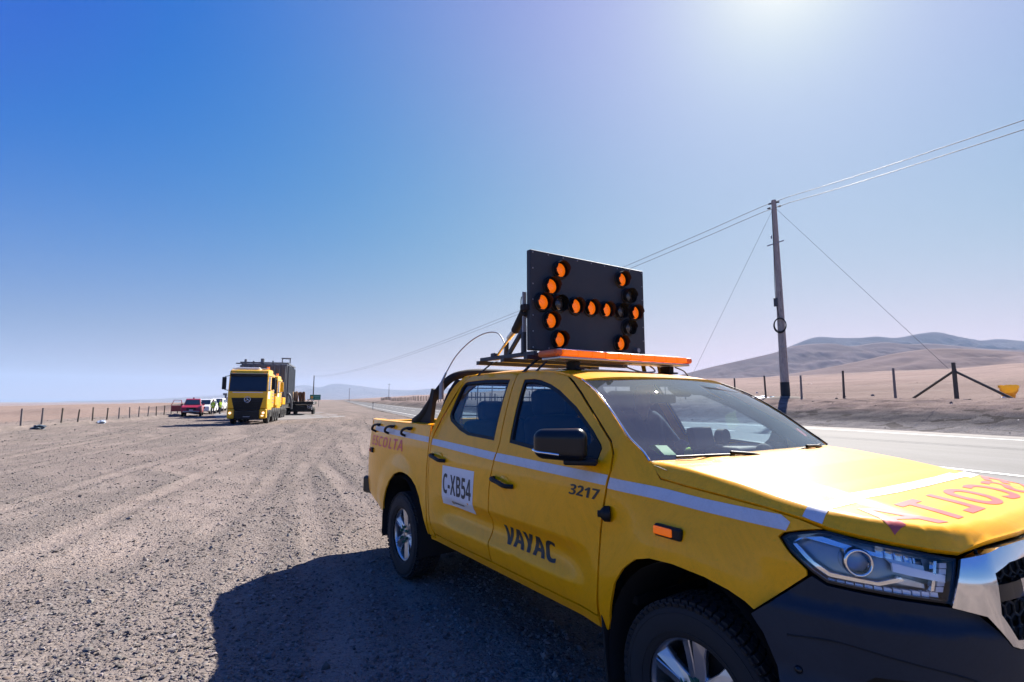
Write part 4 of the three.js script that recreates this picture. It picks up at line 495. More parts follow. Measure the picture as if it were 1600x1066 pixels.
// ---------------------------------------------------------------- arrow board on its roof rack
const ledMap = (() => { const n = 128, d = new Uint8Array(n * n * 4); for (let y = 0; y < n; y++) for (let x = 0; x < n; x++) { const k = 0.5 + 0.5 * Math.sin(y * 0.62 + 2.2 * Math.sin(x * 0.12 + y * 0.02)), v = 255 * (k > 0.38 ? 1 : 0.18); d.set([v, v, v, 255], (y * n + x) * 4); } const t = new THREE.DataTexture(d, n, n); t.magFilter = THREE.LinearFilter; t.needsUpdate = true; return t; })();
const litLens = std([0.7, 0.16, 0.01], 0.35, { emissive: rgb(1, 0.17, 0.004), emissiveIntensity: 0.33, emissiveMap: ledMap, map: ledMap }), darkLens = phys([0.05, 0.05, 0.05], 0.25, { clearcoat: 0.5, map: ledMap });
{
  const t = thing('arrow_board', 'black arrow board with fifteen hooded amber lamps on the pickup roof rack', 'arrow board', [0, 1.84, 0]);
  const boardPaint = std([0.03, 0.032, 0.038], 0.6, { map: dirtMap.clone() }); boardPaint.map.repeat.set(2.5, 2.5); boardPaint.map.needsUpdate = true;
  const pn = part('panel', [rbox(0.05, 0.752, 1.205, 0.008, 0.005, 0.49, -0.01)], boardPaint, t);
  const riv = []; for (let i = 0; i < 9; i++) for (const y of [0.135, 0.845]) riv.push([y, -0.59 + i * 0.145]); for (let i = 1; i < 6; i++) for (const z of [-0.59, 0.57]) riv.push([0.135 + i * 0.118, z]);
  for (const [y, z] of riv) part('rivet', new THREE.SphereGeometry(0.006, 8, 6).scale(0.5, 1, 1).translate(0.031, y, z), steel, pn);
  const visor = (() => { const g = new THREE.CylinderGeometry(0.064, 0.066, 0.058, 28, 1, true, 0.62, Math.PI * 2 - 1.24); const p = g.attributes.position; for (let i = 0; i < p.count; i++) if (p.getY(i) > 0) p.setY(i, p.getY(i) - 0.012 * (p.getZ(i) > 0 ? 1.3 : 0)); g.rotateZ(-Math.PI / 2); g.rotateX(Math.PI / 2); return g.translate(0.034, 0, 0); })();
  const flange = (() => { const g = lathe([[0.054, 0], [0.075, 0], [0.075, 0.006], [0.066, 0.012], [0.054, 0.012]], 28); g.rotateZ(-Math.PI / 2); return g; })(), lensG = (() => { const g = new THREE.SphereGeometry(0.09, 24, 10, 0, Math.PI * 2, 0, 0.65); const p = g.attributes.position, u = g.attributes.uv; for (let i = 0; i < p.count; i++) u.setXY(i, 0.5 + p.getX(i) / 0.12, 0.5 + p.getZ(i) / 0.12); g.translate(0, -0.07, 0); g.rotateZ(-Math.PI / 2); return g; })();
  for (const [y, z, lit] of [[2.583, 0.317, 1], [2.446, 0.407, 1], [2.315, 0.489, 1], [2.182, 0.415, 1], [2.045, 0.335, 1], [2.317, 0.336, 0], [2.317, 0.171, 1], [2.319, 0.010, 1], [2.32, -0.155, 1], [2.322, -0.313, 0], [2.595, -0.338, 1], [2.46, -0.413, 0], [2.328, -0.485, 1], [2.192, -0.40, 0], [2.055, -0.305, 1]]) {
    const l = part('lamp', merge([flange, visor]), blackPlastic, t); l.position.set(0.03, y - 1.84, z); part('lamp_lens', lensG, lit ? litLens : darkLens, l, lit ? 'lit amber lens' : 'unlit grey lens');
  }
  part('drain_knob', [bar([0.03, 0.165, -0.49], [0.07, 0.165, -0.49], 0.02, 0.018, 14), bar([0.05, 0.165, -0.505], [0.05, 0.08, -0.515], 0.006)], steel, t);
  const rk = std([0.035, 0.04, 0.05], 0.5, { metalness: 0.4 });
  for (const z of [0.60, -0.60]) {
    part('side_rail', [beam([-0.66, 0.085, z], [0.10, 0.085, z], 0.03, 0.03)], rk, t); part('upright', [beam([-0.045, 0.09, z], [-0.045, 0.30, z], 0.03, 0.03)], rk, t); part('brace', [beam([-0.25, 0.10, z], [-0.055, 0.27, z], 0.025, 0.025)], rk, t);
  }
  for (const x of [-0.62, -0.25, 0.06]) part('cross_bar', [beam([x, 0.055, -0.66], [x, 0.055, 0.66], 0.045, 0.03)], rk, t);
  part('deck', [rbox(0.32, 0.02, 1.1, 0.005, 0.02, 0.085, 0)], softBlack, t);
  { const a = part('actuator', [bar([-0.22, 0.285, 0.56], [-0.03, 0.405, 0.60], 0.032, 0.036, 14), rbox(0.06, 0.05, 0.05, 0.012, -0.02, 0.43, 0.61)], softBlack, t); part('actuator_rod', [bar([-0.52, 0.095, 0.55], [-0.30, 0.235, 0.56], 0.010, 0.010, 10), bar([-0.31, 0.232, 0.56], [-0.22, 0.287, 0.56], 0.02, 0.022, 10)], std([0.55, 0.5, 0.42], 0.3, { metalness: 0.9 }), a); part('actuator_clevis', [rbox(0.07, 0.06, 0.05, 0.01, -0.53, 0.105, 0.55)], rk, a); }
  part('stop_post', [beam([-0.41, 0.09, 0.52], [-0.40, 0.215, 0.52], 0.025, 0.03)], rk, t); part('hinge_plate', [box(0.012, 0.30, 0.03, -0.035, 0.40, 0.602)], steel, t); part('wire', tube([[-0.03, 0.49, 0.60], [-0.07, 0.52, 0.60], [-0.08, 0.45, 0.60], [-0.05, 0.39, 0.60]], 0.004, 20, 6), softBlack, t);
  for (const [x, w] of [[-0.66, 0.035], [0.0, 0.045], [0.16, 0.03]]) for (const s of [1, -1]) part('strap', sheet([[x - w / 2, 0], [x + w / 2, 0], [x + w / 2, 1], [x - w / 2, 1]], (u, k) => { const a = [u + 0.09 * (1 - k), lerp(0.075, -0.045, Math.max(k, 0) ** 1.4), lerp(0.50, 0.635, k) * s]; return a; }, { cell: 0.12, rim: 0.003, inset: 0, hub: V(0, -1, 0) }), softBlack, t);
}
// ---------------------------------------------------------------- heavy haulage trucks, trailer and load
const truckYellow = phys([0.88, 0.46, 0.008], 0.35, { clearcoat: 0.5, clearcoatRoughness: 0.15, specularIntensity: 0.4, map: speck }), darkGlass = phys([0.012, 0.022, 0.038], 0.05, { specularIntensity: 0.9 }), whitePaint = std([0.62, 0.62, 0.62], 0.5), lampGlow = std([0.8, 0.75, 0.6], 0.3, { emissive: rgb(1, 0.62, 0.32), emissiveIntensity: 0.9 });
const bigTyre = (() => { const g = lathe([[0.29, -0.15], [0.33, -0.165], [0.46, -0.165], [0.515, -0.14], [0.525, 0], [0.515, 0.14], [0.46, 0.165], [0.33, 0.165], [0.29, 0.15]], 36); g.rotateX(Math.PI / 2); return g; })(), bigHub = (() => { const g = lathe([[0, 0.06], [0.10, 0.06], [0.12, 0.02], [0.22, 0.0], [0.27, 0.08], [0.295, 0.13], [0.295, -0.12], [0, -0.12]], 28); g.rotateX(Math.PI / 2); return g; })();
function wheelOn(root, x, z, s, r = 1) { const w = new THREE.Group(); w.name = 'wheel'; w.position.set(x, 0.525 * r, z); w.rotation.y = s < 0 ? Math.PI : 0; w.scale.setScalar(r); root.add(w); part('tyre', bigTyre, rubber, w); part('rim', bigHub, std([0.30, 0.29, 0.28], 0.5, { metalness: 0.5 }), w); }
function haulTruck(label, x, z, turn, star) {
  const t = thing('haulage_truck', label, 'truck', [x, groundY(x, z), z], turn, 'yellow haulage trucks of the convoy');
  // local: x forward from the front axle, cab front at +1.35
  const cabG = extr([[-0.95, 1.0], [1.10, 1.0], [1.33, 1.15], [1.36, 1.9], [1.33, 2.28], [1.12, 3.48], [0.98, 3.66], [0.6, 3.76], [-0.85, 3.78], [-0.95, 3.7]], 2.36, 0.06, 3).translate(0, 0, -1.18);
  const cab = part('cab', cabG, truckYellow, t);
  const fr = (w0, w1, y0, y1, o = 0.012) => { const xa = (y) => (y < 1.9 ? lerp(1.33, 1.36, (y - 1.15) / 0.75) : y < 2.28 ? lerp(1.36, 1.33, (y - 1.9) / 0.38) : lerp(1.33, 1.12, (y - 2.28) / 1.2)) + 0.06; return sheet([[-w0, y0], [w0, y0], [w1, y1], [-w1, y1]], (zz, y) => [xa(y) + o, y, zz], { cell: 0.2, rim: 0.03, inset: 0, hub: V(0, 2, 0) }); };
  part('windscreen', fr(1.18, 1.16, 2.26, 3.40, 0.006), darkGlass, cab); part('sun_visor', [rbox(0.22, 0.2, 2.36, 0.05, 1.26, 3.42, 0, 0, 0, -0.35)], softBlack, cab);
  const gr = part('grille', fr(0.80, 1.0, 0.98, 1.82, 0.02), softBlack, cab); for (let k = 0; k < 4; k++) part('grille_slat', [rbox(0.05, 0.035, 1.66 + k * 0.09, 0.012, 1.44, 1.08 + k * 0.15, 0)], blackPlastic, gr);
  part('screen_stripe', [box(0.012, 0.05, 1.9, 1.41, 2.19, 0)], whitePaint, cab);
  if (star) { const em = part('emblem', [new THREE.TorusGeometry(0.19, 0.018, 8, 36).rotateY(Math.PI / 2).translate(1.47, 1.70, 0)], chrome, gr); for (let k = 0; k < 3; k++) { const g = new THREE.ConeGeometry(0.045, 0.19, 4); g.scale(0.5, 1, 1).translate(0, 0.095, 0); g.rotateX((k * 2 * Math.PI) / 3); part('emblem_point', g.translate(1.47, 1.70, 0), chrome, em); } }
  const bp = part('bumper', [rbox(0.30, 0.62, 1.56, 0.06, 1.36, 0.66, 0), rbox(0.12, 0.2, 0.7, 0.03, 1.48, 0.42, 0)], blackPlastic, t); part('number_plate', [rbox(0.015, 0.13, 0.42, 0.005, 1.525, 0.47, 0)], whitePaint, bp); for (const z0 of [-0.45, 0, 0.45]) for (const y of [0.62, 0.8]) part('bumper_slot', [rbox(0.02, 0.07, 0.18, 0.01, 1.505, y, z0)], softBlack, bp);
  for (const s of [1, -1]) {
    const cn = part('bumper_corner', [rbox(0.5, 0.66, 0.46, 0.09, 1.20, 0.72, 1.0 * s), rbox(0.75, 0.5, 0.12, 0.05, 0.95, 1.2, 1.2 * s)], truckYellow, t); part('headlamp', [rbox(0.06, 0.20, 0.42, 0.04, 1.44, 0.78, 0.98 * s)], clearLens, cn); part('headlamp_bulb', [new THREE.SphereGeometry(0.085, 14, 10).translate(1.43, 0.78, 1.04 * s)], lampGlow, cn); part('fog_lamp', [rbox(0.05, 0.09, 0.16, 0.03, 1.44, 0.58, 0.98 * s)], s < 0 ? lampGlow : clearLens, cn);
    part('marker_lamp', [rbox(0.06, 0.06, 0.14, 0.02, 1.20, 3.52, 0.98 * s)], amber, cab); part('side_window', [sheet([[0.1, 2.3], [1.1, 2.32], [1.0, 3.3], [0.1, 3.3]], (u, y) => [u, y, 1.246 * s], { rim: 0, inset: 0, cell: 0.5 })], darkGlass, cab); part('door_stripe', [box(0.9, 0.5, 0.01, 0.6, 2.0, 1.246 * s)], whitePaint, cab); part('cab_step', [rbox(0.6, 0.08, 0.14, 0.02, 0.55, 0.55, 1.12 * s), rbox(0.6, 0.08, 0.14, 0.02, 0.55, 0.9, 1.14 * s)], blackPlastic, t);
    const mr = part('mirror', [rbox(0.16, 0.86, 0.26, 0.05, 1.10, 2.82, 1.56 * s)], star ? softBlack : truckYellow, t); part('mirror_arm', [bar([1.1, 3.28, 1.54 * s], [1.05, 3.36, 1.2 * s], 0.025), bar([1.1, 2.40, 1.54 * s], [1.15, 2.30, 1.2 * s], 0.025)], softBlack, mr);
    for (const xx of [0, -2.6, -3.95, -5.3]) wheelOn(t, xx, (xx === 0 ? 1.06 : 1.04) * s, s); part('mudguard', [rbox(0.10, 0.5, 0.36, 0.04, -0.68, 0.85, 1.04 * s)], softBlack, t);
  }
  part('roof_air_unit', [rbox(1.1, 0.2, 1.5, 0.06, 0.05, 3.88, 0.2)], whitePaint, cab); part('roof_light_rail', [bar([0.75, 3.88, -1.15], [0.75, 3.88, 1.15], 0.03), bar([0.75, 3.7, -0.9], [0.75, 3.88, -0.9], 0.02), bar([0.75, 3.7, 0.9], [0.75, 3.88, 0.9], 0.02)], std(0.5, 0.4), cab); part('beacon', [new THREE.CylinderGeometry(0.09, 0.11, 0.2, 16).translate(0.2, 3.95, -1.05)], amber, cab); part('wiper', [beam([1.44, 2.32, 0.1], [1.42, 2.40, 0.95], 0.02, 0.02)], softBlack, cab); part('wiper', [beam([1.44, 2.32, -0.85], [1.42, 2.40, -0.05], 0.02, 0.02)], softBlack, cab);
  const tw = part('cooling_tower', [rbox(1.1, 2.5, 2.4, 0.06, -1.75, 2.35, 0)], truckYellow, t); for (let k = 0; k < 6; k++) part('tower_louvre', [box(0.9, 0.05, 0.03, -1.75, 1.5 + k * 0.22, -1.215)], steel, tw); part('exhaust_pipe', [bar([-1.08, 0.9, -1.12], [-1.08, 3.6, -1.12], 0.09, 0.09, 14)], std([0.5, 0.5, 0.5], 0.35, { metalness: 0.8 }), t); part('air_intake', [bar([-1.08, 1.2, 1.1], [-1.08, 3.7, 1.1], 0.12, 0.12, 14)], softBlack, t);
  part('chassis_frame', [box(7.2, 0.3, 0.9, -2.7, 0.95, 0), box(1.6, 0.25, 1.4, -4.4, 1.2, 0), box(1.2, 0.6, 0.5, -1.35, 0.75, 0.9), box(1.2, 0.6, 0.5, -1.35, 0.75, -0.9)], softBlack, t); part('ballast_box', [rbox(2.2, 0.7, 2.3, 0.05, -4.9, 1.6, 0)], truckYellow, t);
  return t;
}
const HDG = -0.280;
haulTruck('yellow heavy haulage truck with lit headlamps leading the parked convoy', -38.4, -2.27, HDG, true);
haulTruck('second yellow haulage truck, coupled close behind the leading one', -47.95, -4.45, HDG, false);
{ // oversized grey tank on a low loader
  const px = -59.5, pz = -6.9, y0 = groundY(px, pz), grey = std([0.10, 0.118, 0.14], 0.6, { map: speck });
  const tr = thing('low_loader', 'dark multi-axle low loader carrying the grey ribbed tank', 'trailer', [px, y0, pz], HDG); part('deck', [rbox(11, 0.45, 3.4, 0.05, 0.5, 1.15, 0)], softBlack, tr); part('drawbar', [beam([6, 0.95, 0.5], [8.6, 0.9, 0], 0.2, 0.25), beam([6, 0.95, -0.5], [8.6, 0.9, 0], 0.2, 0.25)], softBlack, tr); for (let k = 0; k < 5; k++) for (const s of [1, -1]) wheelOn(tr, -3.8 + k * 1.6, 1.45 * s, s, 0.82);
  const ld = thing('ribbed_tank', 'tall grey ribbed steel tank load towering behind the trucks', 'tank', [px - 0.25, y0 + 1.38, pz + 0.35], HDG); ld.scale.z = 0.84; part('tank_body', [rbox(7.5, 4.1, 5.2, 0.06, 0, 2.05, 0)], grey, ld);
  for (let k = 0; k < 9; k++) part('front_rib', [box(0.26, 3.9, 0.13, 3.86, 2.0, -2.4 + k * 0.6)], grey, ld); for (let k = 0; k < 10; k++) for (const s of [1, -1]) part('side_rib', [box(0.14, 3.9, 0.24, -3.4 + k * 0.75, 2.0, 2.7 * s)], grey, ld);
  part('top_rail', [box(0.16, 0.16, 5.5, 3.7, 4.2, 0), box(0.16, 0.16, 5.5, -3.7, 4.2, 0), box(7.6, 0.16, 0.16, 0, 4.2, 2.65), box(7.6, 0.16, 0.16, 0, 4.2, -2.65)], grey, ld); for (const [z, hh, r] of [[0.3, 0.5, 0.22], [-0.9, 0.3, 0.1], [1.3, 0.25, 0.1], [2.2, 0.4, 0.15]]) part('top_fitting', [bar([3.5, 4.1, z], [3.5, 4.15 + hh, z], r, r, 12)], grey, ld); part('lifting_frame', [beam([3.7, 4.2, -2.0], [3.7, 4.75, -2.0], 0.12, 0.12), beam([3.7, 4.2, -2.9], [3.7, 4.75, -2.9], 0.12, 0.12), beam([3.7, 4.7, -3.0], [3.7, 4.7, -1.9], 0.16, 0.12), beam([3.72, 4.1, 2.4], [3.72, 4.1, 3.2], 0.12, 0.12)], grey, ld); part('side_pipe', tube([[3.7, 1.0, -2.75], [3.75, 0.9, -3.0], [3.75, 0.3, -3.25], [3.75, -0.6, -3.3]], 0.13, 24, 10), std([0.08, 0.085, 0.09], 0.5), ld);
}
{ // flat trailer with scrap stack, to the right of the tank
  const px = -62.5, pz = -10.9, y0 = groundY(px, pz), rust = std([0.16, 0.075, 0.04], 0.85, { map: dirtMap }), t = thing('flat_trailer', 'black flat trailer parked on the paved apron beside the tank', 'trailer', [px, y0, pz], HDG); part('deck', [rbox(7, 0.35, 2.5, 0.04, 0, 1.35, 0)], softBlack, t); part('side_skirt', [box(6.6, 0.75, 0.06, 0, 0.78, 1.2), box(0.06, 0.8, 2.3, 3.3, 0.76, 0)], softBlack, t); part('end_frame', [beam([3.4, 1.4, -1.2], [3.4, 1.75, -1.2], 0.1, 0.1), beam([3.4, 1.75, -1.2], [3.4, 1.75, -0.6], 0.1, 0.1)], steel, t);
  for (let k = 0; k < 3; k++) for (const s of [1, -1]) wheelOn(t, -2.6 + k * 1.1, 1.0 * s, s, 0.8);
  const c = thing('scrap_stack', 'rusty upright timber and scrap bundle standing on the flat trailer', 'bundle', [px + 1.5, y0 + 1.53, pz + 0.9], HDG); const rr = rng(3); for (let k = 0; k < 26; k++) part('plank', rbox(0.12 + 0.1 * rr(), 0.9 + 0.35 * rr(), 0.07, 0.01, -0.5 + rr(), 0.55, -0.6 + 1.2 * rr(), rr() * 3, (rr() - 0.5) * 0.25, (rr() - 0.5) * 0.3, 1), k % 4 === 0 ? std([0.42, 0.27, 0.15], 0.8) : rust, c);
  const ch = thing('chain_bundle', 'pale grey tangle of chain hanging over the flat trailer edge', 'chain', [px + 3.36, y0 + 1.2, pz - 0.05], HDG); for (let k = 0; k < 16; k++) part('chain_link', new THREE.TorusGeometry(0.11, 0.028, 6, 12).rotateY(rr() * 3).rotateX(rr()).translate(0.08 + 0.06 * rr(), -0.45 + 0.06 * k * 0.9, -0.35 + 0.7 * rr()), std([0.4, 0.41, 0.44], 0.5, { metalness: 0.3 }), ch);
}
// ---------------------------------------------------------------- other vehicles
const carTyre = lathe([[0.20, -0.11], [0.33, -0.115], [0.37, -0.09], [0.375, 0], [0.37, 0.09], [0.33, 0.115], [0.20, 0.11]], 28).rotateX(Math.PI / 2), carRim = lathe([[0, 0.07], [0.06, 0.08], [0.2, 0.05], [0.215, 0.1], [0.215, -0.08], [0, -0.08]], 20).rotateX(Math.PI / 2);
function car(name, label, cat, x, z, turn, color, kind, group) {
  const t = thing(name, label, cat, [x, groundY(x, z), z], turn, group), m = phys(color, 0.4, { clearcoat: 0.6, clearcoatRoughness: 0.1, specularIntensity: 0.4 });
  const low = extr([[-2.6, 0.55], [-2.62, 1.12], [-0.9, 1.14], [1.0, 1.12], [2.2, 1.04], [2.48, 0.9], [2.52, 0.5], [2.1, 0.42], [2.02, 0.42], [1.95, 0.66], [1.78, 0.82], [1.55, 0.87], [1.32, 0.82], [1.15, 0.66], [1.08, 0.42], [-1.08, 0.42], [-1.15, 0.66], [-1.32, 0.82], [-1.55, 0.87], [-1.78, 0.82], [-1.95, 0.66], [-2.02, 0.42]], 1.66, 0.07, 3).translate(0, 0, -0.83);
  const body = part('body', low, m, t), rear = kind === 'suv' ? -2.5 : -0.85;
  const cabin = (() => { const g = extr([[rear, 1.13], [1.15, 1.13], [0.45, 1.74], [0.2, 1.80], [rear + 0.25, 1.80], [rear + 0.08, 1.72]], 1.5, 0.05, 2).translate(0, 0, -0.75); const p = g.attributes.position; for (let i = 0; i < p.count; i++) p.setZ(i, p.getZ(i) * (1 - 0.28 * clamp(p.getY(i) - 1.15))); g.computeVertexNormals(); return g; })(), cb = part('cabin', cabin, m, t);
  part('windscreen', sheet([[-0.70, 0.06], [0.70, 0.06], [0.60, 0.93], [-0.60, 0.93]], (zz, k) => [lerp(1.16, 0.45, k) + 0.065, lerp(1.14, 1.74, k) + 0.04, zz], { cell: 0.3, rim: 0.02, inset: 0, hub: V(0, 0.5, 0) }), darkGlass, cb);
  for (const s of [1, -1]) {
    part('side_window', sheet([[rear + 0.15, 1.24], [0.85, 1.24], [0.36, 1.66], [rear + 0.2, 1.66]], (u, y) => [u, y, (0.81 * (1 - 0.28 * clamp(y - 1.15)) + 0.002) * s], { cell: 0.3, rim: 0.01, inset: 0 }), darkGlass, cb);
    const hl = part('headlamp', [rbox(0.2, 0.13, 0.34, 0.04, 2.42, 0.93, 0.66 * s, 0.5 * s)], clearLens, body); part('headlamp_surround', [rbox(0.12, 0.32, 0.16, 0.04, 2.47, 0.72, 0.70 * s, 0.4 * s)], chrome, hl); part('mirror', [rbox(0.10, 0.16, 0.22, 0.04, 0.75, 1.22, 1.0 * s)], m, t);
    for (const wx of [1.55, -1.55]) { const w = new THREE.Group(); w.name = 'wheel'; w.position.set(wx, 0.375, 0.80 * s); w.rotation.y = s < 0 ? Math.PI : 0; t.add(w); part('tyre', carTyre, rubber, w); part('rim', carRim, alloy, w); }
  }
  part('grille', [rbox(0.06, 0.26, 0.86, 0.03, 2.57, 0.80, 0)], blackPlastic, body); part('bumper', [rbox(0.1, 0.14, 1.5, 0.04, 2.56, 0.5, 0)], kind === 'suv' ? m : steel, body); part('number_plate', [rbox(0.02, 0.11, 0.36, 0.004, 2.61, 0.66, 0)], whitePaint, body); part('underbody', [box(4.4, 0.2, 1.4, 0, 0.45, 0)], softBlack, t);
  if (kind === 'red') { const d = part('open_door', [rbox(0.06, 0.62, 1.02, 0.03, 0.78, 0.82, 1.42, -0.12)], m, t, 'open dark red front door'); part('door_frame', [beam([0.80, 1.13, 0.95], [0.74, 1.68, 1.05], 0.05, 0.05), beam([0.74, 1.68, 1.05], [0.74, 1.70, 1.7], 0.05, 0.05), beam([0.74, 1.70, 1.7], [0.73, 1.13, 1.93], 0.05, 0.05)], m, d); part('beacon', [new THREE.CylinderGeometry(0.07, 0.09, 0.16, 14).translate(-0.1, 1.90, 0)], softBlack, cb); }
  return t;
}
car('red_pickup', 'dark red pickup with one front door swung open, parked beyond the trucks', 'pickup truck', -63.0, 0.35, -0.10, [0.30, 0.014, 0.03], 'red');
car('white_car', 'white car parked directly behind the red pickup', 'car', -72.5, -1.35, -0.25, [0.7, 0.7, 0.69], 'suv', 'white vehicles behind the red pickup');
car('white_car', 'white car farthest back, next to the two people', 'car', -81.5, -3.3, -0.2, [0.68, 0.68, 0.66], 'suv', 'white vehicles behind the red pickup');
// far truck on the embankment
{ const x = -168, z = -10.5, t = thing('distant_truck', 'small white tipper truck standing on the far embankment', 'truck', [x, groundY(x, z) + 0.02, z], 1.2); part('cab', rbox(1.8, 1.9, 2.3, 0.15, 2.3, 1.6, 0), std(0.6, 0.5), t); part('cab_window', rbox(0.5, 0.6, 2.32, 0.05, 2.75, 2.0, 0), darkGlass, t); part('bed', rbox(4.2, 0.7, 2.3, 0.05, -1.2, 1.1, 0), std([0.10, 0.12, 0.14], 0.6), t); part('crane', [beam([1.0, 1.4, 0], [0.9, 3.3, 0], 0.5, 0.5), rbox(1.1, 0.6, 1.0, 0.1, 0.8, 3.3, 0)], std([0.10, 0.12, 0.14], 0.6), t); for (const wx of [2.3, -1.2, -2.4]) for (const s of [1, -1]) wheelOn(t, wx, 1.0 * s, s, 0.85); }

// ---------------------------------------------------------------- people
function flesh(bones, lo, hi, cell) { // smooth union of tapered capsules
  const size = Math.max(hi[0] - lo[0], hi[1] - lo[1], hi[2] - lo[2]) / 2 + cell * 2, c = [0, 1, 2].map((k) => (lo[k] + hi[k]) / 2), res = Math.ceil((size * 2) / cell), mc = new MarchingCubes(res, new THREE.MeshStandardMaterial(), false, false, 120000), hs = res / 2;
  const sd = (p, b) => { const [A, B, ra, rb] = b, ab = [B[0] - A[0], B[1] - A[1], B[2] - A[2]], ap = [p[0] - A[0], p[1] - A[1], p[2] - A[2]], t = clamp((ab[0] * ap[0] + ab[1] * ap[1] + ab[2] * ap[2]) / (ab[0] ** 2 + ab[1] ** 2 + ab[2] ** 2 + 1e-9)); return Math.hypot(ap[0] - ab[0] * t, ap[1] - ab[1] * t, ap[2] - ab[2] * t) - lerp(ra, rb, t); };
  for (let z = 0; z < res; z++) for (let y = 0; y < res; y++) for (let x = 0; x < res; x++) { const p = [c[0] + ((x - hs) / hs) * size, c[1] + ((y - hs) / hs) * size, c[2] + ((z - hs) / hs) * size]; let d = 9; for (const b of bones) { const q = sd(p, b), k = b[4] ?? 0.03, h = clamp(0.5 + (0.5 * (d - q)) / k); d = lerp(d, q, h) - k * h * (1 - h); } mc.field[z * res * res + y * res + x] = -d; }
  mc.isolation = 0; mc.update(); const n = mc.count, P = new Float32Array(n * 3), N = new Float32Array(n * 3); for (let i = 0; i < n; i++) for (let k = 0; k < 3; k++) { P[i * 3 + k] = c[k] + mc.positionArray[i * 3 + k] * size; N[i * 3 + k] = -mc.normalArray[i * 3 + k]; }
  const g = new THREE.BufferGeometry(); g.setAttribute('position', new THREE.BufferAttribute(P, 3)); g.computeVertexNormals(); return g;
}
const skinTone = std([0.34, 0.19, 0.13], 0.6), hiVis = std([0.42, 0.62, 0.03], 0.8), navy = std([0.012, 0.017, 0.035], 0.85), hairM = std(0.012, 0.8);
const fingers = (w, dir, palm) => { const L = []; const u = V(...dir).normalize(), sd = V(...palm).normalize(); for (let k = 0; k < 4; k++) { const b = V(...w).addScaledVector(u, 0.06).addScaledVector(sd, -0.03 + k * 0.02), m = b.clone().addScaledVector(u, 0.04 - Math.abs(k - 1.4) * 0.006), e = m.clone().addScaledVector(u, 0.025).addScaledVector(V(0, -1, 0), 0.016); L.push([b.toArray(), m.toArray(), 0.009, 0.0085, 0.004], [m.toArray(), e.toArray(), 0.0085, 0.0075, 0.004]); } const tb = V(...w).addScaledVector(u, 0.02).addScaledVector(sd, -0.03), te = tb.clone().addScaledVector(sd, -0.025).addScaledVector(u, 0.03); L.push([tb.toArray(), te.toArray(), 0.011, 0.009, 0.004]); L.push([w, V(...w).addScaledVector(u, 0.07).toArray(), 0.026, 0.036, 0.01]); return L; };
